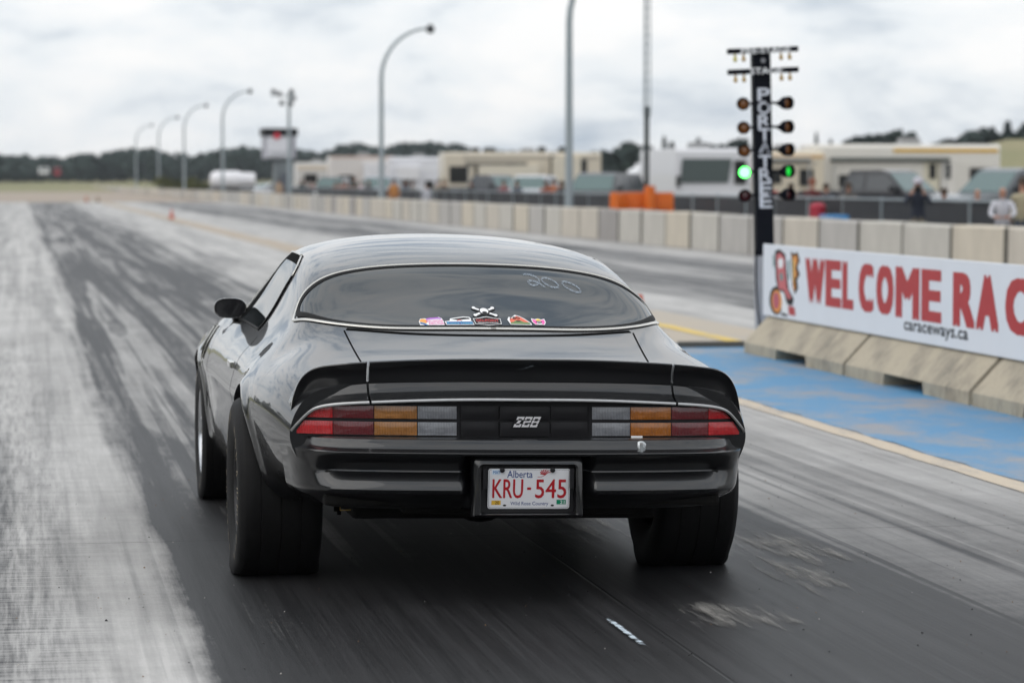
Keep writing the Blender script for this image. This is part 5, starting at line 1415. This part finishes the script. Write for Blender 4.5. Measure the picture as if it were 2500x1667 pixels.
# tank trailer
Yk2 = 262; x0 = gx(512, Yk2); x1 = gx(622, Yk2)
tk = empty('tank_trailer', (x0, Yk2, 0), 0, 'white rounded tank trailer left of the kiosk', 'trailer')
m = MB(); L = x1 - x0
m.lathe([(0, 0), (.45, .05), (.72, .3), (.80, .7), (.80, L * .62), (.66, L * .72), (.62, L), (0, L)], (0, 0, 1.72), 'X', 24); m.build('tank', paint('tank_white', (.72, .71, .73)), tk, angle=40)
m = MB(); m.box((L / 2, 0, .8), (L * .95, 1.2, .25)); m.build('chassis', mat('dark_trim', (.03, .03, .03)), tk)
for a in (.3, .45, .8):
    m = MB(); m.lathe([(0, -.65), (.3, -.65), (.42, -.6), (.42, -.4), (0, -.4)], (a * L, 0, .42), 'Y', 16); m.build('wheel', M_TYRE, tk, angle=40)

# ================================================================== parked vehicles
def vehicle(name, u, Y, kind, c, label, nose=-1, rz=0.0, X=None):
    root = empty(name, (gx(u, Y) if X is None else X, Y, 0), rz, label, {'suv': 'suv', 'pickup': 'pickup truck', 'sedan': 'car'}[kind], 'vehicles parked in the paddock')
    root.scale = (1 if nose < 0 else -1, 1, 1)
    P = paint('vehicle_paint_%s_%d' % (name, u), c, .3)
    S_ = {'suv': ([(-2.4, .45), (-2.4, .85), (-2.25, 1.05), (-1.2, 1.18), (2.35, 1.2), (2.4, .9), (2.4, .45)], [(-1.25, 1.17), (-.55, 1.80), (-.3, 1.86), (2.0, 1.82), (2.3, 1.2)]),
          'pickup': ([(-2.8, .5), (-2.8, .95), (-2.65, 1.12), (-1.3, 1.22), (2.75, 1.22), (2.8, .9), (2.8, .5)], [(-1.35, 1.2), (-.6, 1.84), (-.35, 1.9), (.75, 1.88), (1.05, 1.2)]),
          'sedan': ([(-2.3, .35), (-2.3, .65), (-2.1, .82), (-1.0, .95), (1.6, .98), (2.25, .92), (2.3, .6), (2.3, .35)], [(-1.05, .94), (-.25, 1.38), (.1, 1.43), (.9, 1.40), (1.65, .97)])}[kind]
    lo, cab = S_; w = .92
    b = MB(); b.prism(lo, 0, 1); V = [(-p[1] if False else p[1], (-w if p[0] < .5 else w), p[2]) for p in b.V]; b.V = V; b.build('body', P, root, bevel=.05)
    n = len(cab); V = [(x, -w * (.97 if i in (0, n - 1) else .80), z) for i, (x, z) in enumerate(cab)] + [(x, w * (.97 if i in (0, n - 1) else .80), z) for i, (x, z) in enumerate(cab)]
    b = MB(); b.add(V, [tuple(range(n)), tuple(range(2 * n - 1, n - 1, -1))] + [(i, (i + 1) % n, n + (i + 1) % n, n + i) for i in range(n)]); cb = b.build('cabin', P, root, bevel=.02)
    # glass
    def pane(nm, pts, m, off): 
        q = MB(); q.add([tuple(np.array(p) + np.array(off)) for p in pts], [tuple(range(len(pts)))]); q.build(nm, m, cb, fix=False)
    A, T1, T2, Bk = cab[0], cab[1], cab[-2], cab[-1]
    def lerp(p, q, f): return (p[0] + (q[0] - p[0]) * f, p[1] + (q[1] - p[1]) * f)
    a0 = lerp(A, T1, .08); a1 = lerp(A, T1, .92)
    pane('windscreen', [(a0[0], -w * .90, a0[1]), (a0[0], w * .90, a0[1]), (a1[0], w * .76, a1[1]), (a1[0], -w * .76, a1[1])], M_TEAL, (-.015, 0, .012))
    s0 = lerp(A, T1, .12); s1 = lerp(A, T1, .86); e0 = lerp(Bk, T2, .12); e1 = lerp(Bk, T2, .86)
    mid = (s0[0] + e0[0]) / 2 + .25
    def sidep(x, z):
        f = (z - A[1]) / (T1[1] - A[1]); return (x, -w * (.97 - .17 * f) - .014, z)
    pane('side_window', [sidep(s0[0] + .12, s0[1]), sidep(mid - .05, s0[1]), sidep(mid - .05, s1[1]), sidep(s1[0] + .08, s1[1])], M_SGLASS, (0, 0, 0))
    pane('side_window', [sidep(mid + .05, s0[1]), sidep(e0[0] - .08, s0[1]), sidep(e1[0] - .08, s1[1]), sidep(mid + .05, s1[1])], M_SGLASS, (0, 0, 0))
    if kind == 'pickup':
        q = MB(); q.box((1.95, 0, 1.24), (1.5, 1.5, .05)); q.build('bed', M_SEAM, root)
    for x in (lo[0][0] + .85, lo[-1][0] - .9):
        for sy in (-1, 1):
            q = MB(); q.lathe([(0, -.02), (.22, -.03), (.34, 0), (.36, .08), (.34, .2), (0, .2)], (x, sy * .78 - .1, .36), 'Y', 18); q.build('wheel', M_TYRE, root, angle=40)
    for sy in (-.66, .66):
        q = MB(); q.box((lo[1][0] - .0, sy, lo[1][1] - .05), (.08, .36, .18)); q.build('headlight', mat('headlamp', (.6, .62, .62), .15), root, bevel=.02)
    q = MB(); q.box((A[0] + .35, -w - .12, A[1] + .12), (.12, .2, .16)); q.build('wing_mirror', M_PLASTIC, root, bevel=.02)
    return root
vehicle('parked_pickup', 2478, 76, 'pickup', (.12, .13, .14), 'grey pickup truck at the edge of the photo, windscreen to the track', -1, R(28))
vehicle('parked_pickup', 2160, 86, 'pickup', (.014, .014, .018), 'black pickup truck in front of the yellow-striped trailer', 1, R(-52))
vehicle('parked_suv', 1470, 104, 'suv', (.07, .07, .075), 'dark grey suv behind the fence left of the lattice mast', -1, R(58))
vehicle('parked_suv', 1300, 140, 'suv', (.50, .51, .53), 'silver suv in front of the cream fifth-wheel', -1, R(68))
vehicle('parked_pickup', 1205, 150, 'pickup', (.05, .05, .06), 'dark pickup truck left of the silver suv', 1, R(-60))
vehicle('parked_car', 655, 272, 'sedan', (.60, .60, .62), 'white car at the foot of the kiosk', -1, R(30))
vehicle('parked_car', 598, 296, 'sedan', (.30, .03, .05), 'red car under the white tank trailer', -1, R(20))
vehicle('parked_car', 562, 318, 'sedan', (.04, .04, .05), 'dark car left of the red car', -1, R(20))
vehicle('parked_car', 620, 290, 'sedan', (.55, .56, .58), 'pale car between the red car and the kiosk', 1, R(-20))
vehicle('parked_car', 722, 236, 'sedan', (.62, .62, .64), 'small white car right of the kiosk among spectators', -1, R(60))
vehicle('parked_suv', 928, 170, 'suv', (.28, .30, .34), 'grey suv beside the curved lamp post', -1, R(70))
vehicle('parked_suv', 812, 185, 'suv', (.03, .03, .035), 'black suv in front of the long white camper', -1, R(75))
# two tiny vehicles far beyond the end of the track
for u, v, c, nm, lb in ((107, 419, (.7, .7, .72), 'parked_van', 'tiny white van far away in front of the wood'), (140, 421, (.4, .03, .05), 'parked_van', 'tiny red van far away in front of the wood')):
    x, y, z = at(u, v, 640); r0 = empty(nm, (x, y, z - 1.0), 0, lb, 'van')
    m = MB(); m.prism([(-1, .3), (-1, 1.9), (1, 1.9), (1, .3)], -1.1 if u < 120 else -.7, 1.1 if u < 120 else .7); m.build('body', paint('tiny_%d' % u, c), r0, bevel=.15)
    m = MB(); m.box((0, -1.02, 1.4), (1.2, .04, .5)); m.build('window', M_DGLASS, r0)
    for a in (-.6, .6):
        m = MB(); m.lathe([(0, -1.03), (.3, -1.03), (.32, -.8), (0, -.8)], (a, 0, .32), 'Y', 14); m.build('wheel', M_TYRE, r0)
# ================================================================== people
SKIN = mat('skin', (.42, .22, .15), .6, var=.1)
def person(x, y, rz, h, shirt, pants, label, pose='stand', hat=None, hair=(.04, .025, .015), bald=False):
    J = {}; E = []
    def j(n, p, r_, q=None): J[n] = (p, r_)
    ln = {'lean': .16, 'photo': .06}.get(pose, 0.0)
    def up(z): return -ln * max(0, (z - .95)) / .5
    j('pel', (0, 0, .95), (.155, .11)); j('bel', (0, up(1.1), 1.10), (.145, .105)); j('che', (0, up(1.3), 1.30), (.165, .115)); j('nec', (0, up(1.48), 1.475), (.055, .055)); j('hd1', (0, up(1.55) - .01, 1.56), (.072, .085)); j('hd2', (0, up(1.63) - .015, 1.645), (.080, .100)); j('hd3', (0, up(1.7) - .005, 1.725), (.055, .065))
    E += [('pel', 'bel'), ('bel', 'che'), ('che', 'nec'), ('nec', 'hd1'), ('hd1', 'hd2'), ('hd2', 'hd3')]
    for s, t in ((-1, 'l'), (1, 'r')):
        sh = (s * .185, up(1.4), 1.41); yo = up(1.4)
        if pose == 'photo': el, wr, ha = (s * .27, yo - .16, 1.23), (s * .13, yo - .26, 1.46), (s * .085, yo - .29, 1.53)
        elif pose == 'lean': el, wr, ha = (s * .26, yo - .12, 1.16), (s * .14, yo - .36, 1.10), (s * .08, yo - .42, 1.10)
        elif pose == 'cross': el, wr, ha = (s * .25, yo - .02, 1.13), (-s * .02, yo - .20, 1.17), (-s * .10, yo - .20, 1.19)
        else: el, wr, ha = (s * .25, yo + .02, 1.13), (s * .25, yo - .06, .88), (s * .245, yo - .08, .80)
        j('sh' + t, sh, (.07, .07)); j('el' + t, el, (.048, .048)); j('wr' + t, wr, (.033, .033)); j('ha' + t, ha, (.034, .022))
        E += [('che', 'sh' + t), ('sh' + t, 'el' + t), ('el' + t, 'wr' + t), ('wr' + t, 'ha' + t)]
        d = np.array(ha) - np.array(wr); d /= np.linalg.norm(d); sd = np.cross(d, [0, 1, .2]); sd /= np.linalg.norm(sd)
        for k, (o, l) in enumerate(((-.024, .062), (-.008, .075), (.008, .072), (.024, .056))):
            p = np.array(ha) + sd * o + d * .03; q = p + d * l * .6 + np.array([0, -.008, 0]); e_ = q + d * l * .3 + np.array([0, -.016, -.006])
            j('f%d%s' % (k, t), tuple(q), (.009, .009)); j('g%d%s' % (k, t), tuple(e_), (.007, .007)); E += [('ha' + t, 'f%d%s' % (k, t)), ('f%d%s' % (k, t), 'g%d%s' % (k, t))]
        p = np.array(wr) * .35 + np.array(ha) * .65 - sd * .045; j('th' + t, tuple(p + d * .03), (.010, .010)); E += [('ha' + t, 'th' + t)]
        j('hi' + t, (s * .095, 0, .88), (.095, .095)); j('kn' + t, (s * .105, -.02, .49), (.062, .062)); j('an' + t, (s * .11, .02, .09), (.043, .043)); j('to' + t, (s * .125, -.13, .04), (.045, .035))
        E += [('pel', 'hi' + t), ('hi' + t, 'kn' + t), ('kn' + t, 'an' + t), ('an' + t, 'to' + t)]
    names = list(J); idx = {n: i for i, n in enumerate(names)}
    me = bpy.data.meshes.new('body'); me.from_pydata([J[n][0] for n in names], [(idx[a], idx[b]) for a, b in E], [])
    ob = bpy.data.objects.new('body', me); col.objects.link(ob)
    sk = ob.modifiers.new('skin', 'SKIN'); sub = ob.modifiers.new('sub', 'SUBSURF'); sub.levels = 1; sub.render_levels = 1; sk.use_smooth_shade = True
    for i, n in enumerate(names):
        me.skin_vertices[0].data[i].radius = J[n][1]; me.skin_vertices[0].data[i].use_root = (n == 'pel')
    dg = bpy.context.evaluated_depsgraph_get(); dg.update()
    em = bpy.data.meshes.new_from_object(ob.evaluated_get(dg)); bpy.data.objects.remove(ob); bpy.data.meshes.remove(me)
    Ms = [mat('cloth_%02d%02d%02d' % tuple(int(99 * k) for k in shirt), shirt, .85, var=.2, scale=8), mat('cloth_%02d%02d%02d' % tuple(int(99 * k) for k in pants), pants, .85, var=.2, scale=8), SKIN, mat('shoe_dark', (.03, .03, .03), .7)]
    em.materials.clear()
    for m in Ms: em.materials.append(m)
    hands = [np.array(J['ha' + t][0]) for t in 'lr']
    for p in em.polygons:
        c = np.array(p.center); k = 0
        if c[2] > 1.49: k = 2
        elif min(np.linalg.norm(c - q) for q in hands) < .13: k = 2
        elif c[2] < .09: k = 3
        elif c[2] < .93: k = 1
        p.material_index = k; p.use_smooth = True
    s = h / 1.78
    root = empty('person', (x, y, 0), rz, label, 'person', 'spectators along the fence'); root.scale = (s, s, s)
    bo = bpy.data.objects.new('body', em); link(bo, root)
    hy = J['hd2'][0][1]
    for sx in (-1, 1):
        m = MB(); m.lathe([(0, -.011), (.009, -.006), (.011, 0), (.009, .006), (0, .011)], (sx * .032, hy - .098, 1.652), 'Z', 8); m.build('eye', M_BLACK, root, angle=60)
    m = MB(); m.add([(-.012, hy - .098, 1.645), (.012, hy - .098, 1.645), (0, hy - .098, 1.665), (-.016, hy - .098, 1.612), (.016, hy - .098, 1.612), (0, hy - .128, 1.615)], [(0, 1, 2), (0, 3, 5), (1, 5, 4), (0, 5, 1), (3, 4, 5)]); m.build('nose', SKIN, root, angle=60)
    V = []; n = 18
    top = 1.775
    if hat:
        m = MB(); m.lathe([(.108, 1.66), (.112, 1.69), (.105, 1.74), (.07, 1.785), (0, 1.80)], (0, hy + .005, 0), 'Z', n)
        m.add([(.09 * math.cos(w), hy - .07 - (.10 * math.sin(w)), 1.672) for w in np.linspace(0, math.pi, 9)], [tuple(range(9))])
        m.build('cap', mat('cap_%02d%02d' % (int(hat[0] * 99), int(hat[2] * 99)), hat, .8), root, angle=60)
    elif not bald:
        m = MB(); m.lathe([(.098, 1.60), (.105, 1.66), (.100, 1.72), (.065, 1.772), (0, 1.785)], (0, hy + .022, 0), 'Z', n); m.build('hair', mat('hair_%02d' % int(hair[0] * 99), hair, .7), root, angle=60)
    return root
NAVY = (.02, .025, .04); DARK = (.015, .015, .018); JEAN = (.04, .06, .10); KHAKI = (.16, .14, .10)
def px(u, X): return X, gY(u, X)
TOTRACK = R(-70)                           # facing the track and the camera
x, y = px(2240, 16.7); person(x, y, R(-18), 1.60, NAVY, KHAKI, 'photographer in a pale cap and dark top aiming a camera over the wall', 'photo', (.45, .43, .47))
cam_ = empty('photo_camera', (x - .10, y - .33, 1.38), R(-18), 'black camera held up by the photographer in the pale cap', 'camera')
m = MB(); m.box((0, 0, 0), (.14, .07, .10)); m.box((0, 0, .06), (.06, .06, .04)); m.build('camera_body', M_BLACK, cam_, bevel=.008)
m = MB(); m.lathe([(0, -.20), (.036, -.20), (.04, -.12), (.034, -.03), (.034, 0)], (0, 0, 0), 'Y', 16); m.build('camera_lens', M_BLACK, cam_, angle=40)
v_ = MB(); v_.lathe([(.175, .93), (.18, 1.0), (.185, 1.2), (.19, 1.33)], (0, -.02, 0), 'Z', 20); 
x, y = px(2447, 17.0); person(x, y, R(-20), 1.47, (.52, .52, .56), JEAN, 'man in a light grey shirt leaning on the wall near the photo edge', 'lean', None, bald=True)
x, y = px(2385, 19.0); person(x, y, R(-25), 1.42, NAVY, JEAN, 'bald man in a dark shirt behind the fence, left of the grey-shirted man', 'cross', None, bald=True)
x, y = px(2306, 19.2); person(x, y, R(-25), 1.40, (.05, .03, .03), DARK, 'person with dark hair low behind the fence right of the photographer', 'lean')
x, y = px(2496, 17.4); person(x, y, R(-40), 1.62, (.34, .30, .20), JEAN, 'person in a tan top cut by the photo edge', 'stand')
x, y = px(1982, 20.0); person(x, y, R(-25), 1.62, (.10, .02, .02), DARK, 'red-haired person in dark clothes behind the fence right of the tree', 'stand', None, (.20, .05, .02))
x, y = px(2016, 20.4); person(x, y, R(-15), 1.50, (.03, .035, .05), DARK, 'person in a black jacket beside the red-haired person', 'cross')
x, y = px(1930, 19.6); person(x, y, R(-20), 1.50, (.14, .05, .03), DARK, 'person in brown just right of the start-light tree', 'stand')
x, y = px(1335, 19.4); person(x, y, R(-20), 1.60, (.30, .07, .03), JEAN, 'person in a rust shirt in front of the silver suv', 'lean')
x, y = px(1352, 19.9); person(x, y, R(-10), 1.66, (.40, .14, .06), JEAN, 'person in an orange-brown top next to the rust shirt', 'cross')
x, y = px(1230, 19.6); person(x, y, R(-15), 1.62, (.22, .05, .06), NAVY, 'person in a maroon top in front of the cream fifth-wheel window', 'stand')
x, y = px(1152, 19.0); person(x, y, R(-15), 1.58, DARK, DARK, 'person in a black hooded top below the cream fifth-wheel', 'lean', (.012, .012, .014))
x, y = px(1085, 18.9); person(x, y, R(-15), 1.66, (.07, .045, .03), DARK, 'person in a dark brown jacket where the white and cream campers meet', 'stand', None, (.10, .05, .02))
x, y = px(962, 17.4); person(x, y, R(-10), 1.68, (.48, .20, .05), (.30, .13, .05), 'person in an orange jacket right of the curved lamp post', 'stand')
x, y = px(1042, 17.6); person(x, y, R(-10), 1.45, (.50, .51, .55), (.4, .4, .43), 'person in pale grey below the white motorhome window', 'stand')
x, y = px(866, 19.6); person(x, y, R(-10), 1.86, (.03, .05, .045), DARK, 'tall person in dark green left of the curved lamp post', 'cross')
x, y = px(836, 19.2); person(x, y, R(-10), 1.62, (.32, .12, .08), DARK, 'person in a reddish top in the crowd by the black suv', 'stand')
x, y = px(822, 19.0); person(x, y, R(-10), 1.60, (.25, .10, .06), JEAN, 'person in a russet top at the centre of the crowd', 'lean')
x, y = px(798, 19.3); person(x, y, R(-10), 1.58, (.06, .03, .03), DARK, 'person in dark maroon at the near side of the black suv', 'cross')
x, y = px(778, 19.2); person(x, y, R(-10), 1.55, DARK, DARK, 'person in black left of the dark maroon jacket', 'stand')
x, y = px(738, 18.8); person(x, y, R(-10), 1.75, (.02, .03, .03), DARK, 'slim person in black right of the small white car', 'stand')
x, y = px(884, 19.4); person(x, y, R(-10), 1.60, (.55, .45, .47), JEAN, 'person in a pale pink top beside the tall green figure', 'stand')
x, y = px(682, 17.0); person(x, y, R(-10), 1.72, (.42, .30, .20), (.38, .28, .2), 'person in a tan coat below the kiosk by the wall', 'stand')
for (u, X, h, sh, pt, lb, po) in ((752, 19.2, 1.66, (.35, .33, .32), JEAN, 'person in a grey top between the white car and the crowd', 'cross'), (764, 19.5, 1.60, (.20, .07, .05), DARK, 'person in dark red just left of the figure in black', 'stand'), (806, 19.8, 1.70, (.04, .045, .06), JEAN, 'person in slate blue behind the crowd', 'stand'),
        (848, 19.3, 1.58, (.28, .13, .09), DARK, 'person in a copper top right of the reddish one', 'lean'), (900, 19.6, 1.66, (.05, .05, .06), DARK, 'person in charcoal by the grey suv', 'cross'), (990, 19.2, 1.62, (.06, .07, .10), JEAN, 'person in navy right of the orange jacket', 'stand'), (1008, 19.6, 1.60, (.30, .28, .26), DARK, 'person in a stone-coloured top below the white motorhome', 'lean'),
        (1070, 19.8, 1.66, (.25, .20, .15), JEAN, 'person in a camel top left of the dark brown jacket', 'stand'), (1262, 19.6, 1.60, (.04, .05, .08), JEAN, 'person in dark navy right of the maroon top', 'cross'), (1372, 19.4, 1.58, (.05, .05, .055), DARK, 'person in charcoal close left of the tall lamp post', 'lean'), (1880, 19.8, 1.60, (.30, .05, .06), DARK, 'person in crimson mostly hidden behind the start-light tree', 'stand'), (2070, 20.2, 1.52, (.10, .09, .08), DARK, 'person in brown-grey beside the black pickup', 'lean')):
    x, y = px(u, X); person(x, y, R(-15), h, sh, pt, lb, po)
# small things by the wall
x, y = px(2036, 17.2); m = MB(); m.box((0, 0, .41), (.42, .9, .82)); tag(m.build('storage_box', mat('blue_plastic', (.03, .20, .45), .5), None, bevel=.03, loc=(x, y, 0)), 'bright blue box standing behind the wall right of the tree', 'box')
x, y = px(1996, 18.0); m = MB(); m.lathe([(.16, 0), (.19, .1), (.19, .98), (.12, 1.04), (0, 1.05)], n=20); tag(m.build('fuel_drum', mat('red_drum', (.35, .02, .04), .5), None, angle=40, loc=(x, y, 0)), 'red drum against the fence above the blue box', 'drum')
# ================================================================== thin haze over the place
hz = MB(); hz.box((0, 950, 8.0), (3200, 2200, 24.0))
m = bpy.data.materials.new('thin_haze'); m.use_nodes = True
t = m.node_tree; t.nodes.clear(); o_ = t.nodes.new('ShaderNodeOutputMaterial'); pv = t.nodes.new('ShaderNodeVolumePrincipled')
pv.inputs['Color'].default_value = (.86, .91, .97, 1); pv.inputs['Density'].default_value = 0.00013; pv.inputs['Anisotropy'].default_value = .2
t.links.new(pv.outputs[0], o_.inputs['Volume'])
hzo = hz.build('haze', m); tag(hzo, 'thin pale haze in the air over the track', None, None, 'stuff')
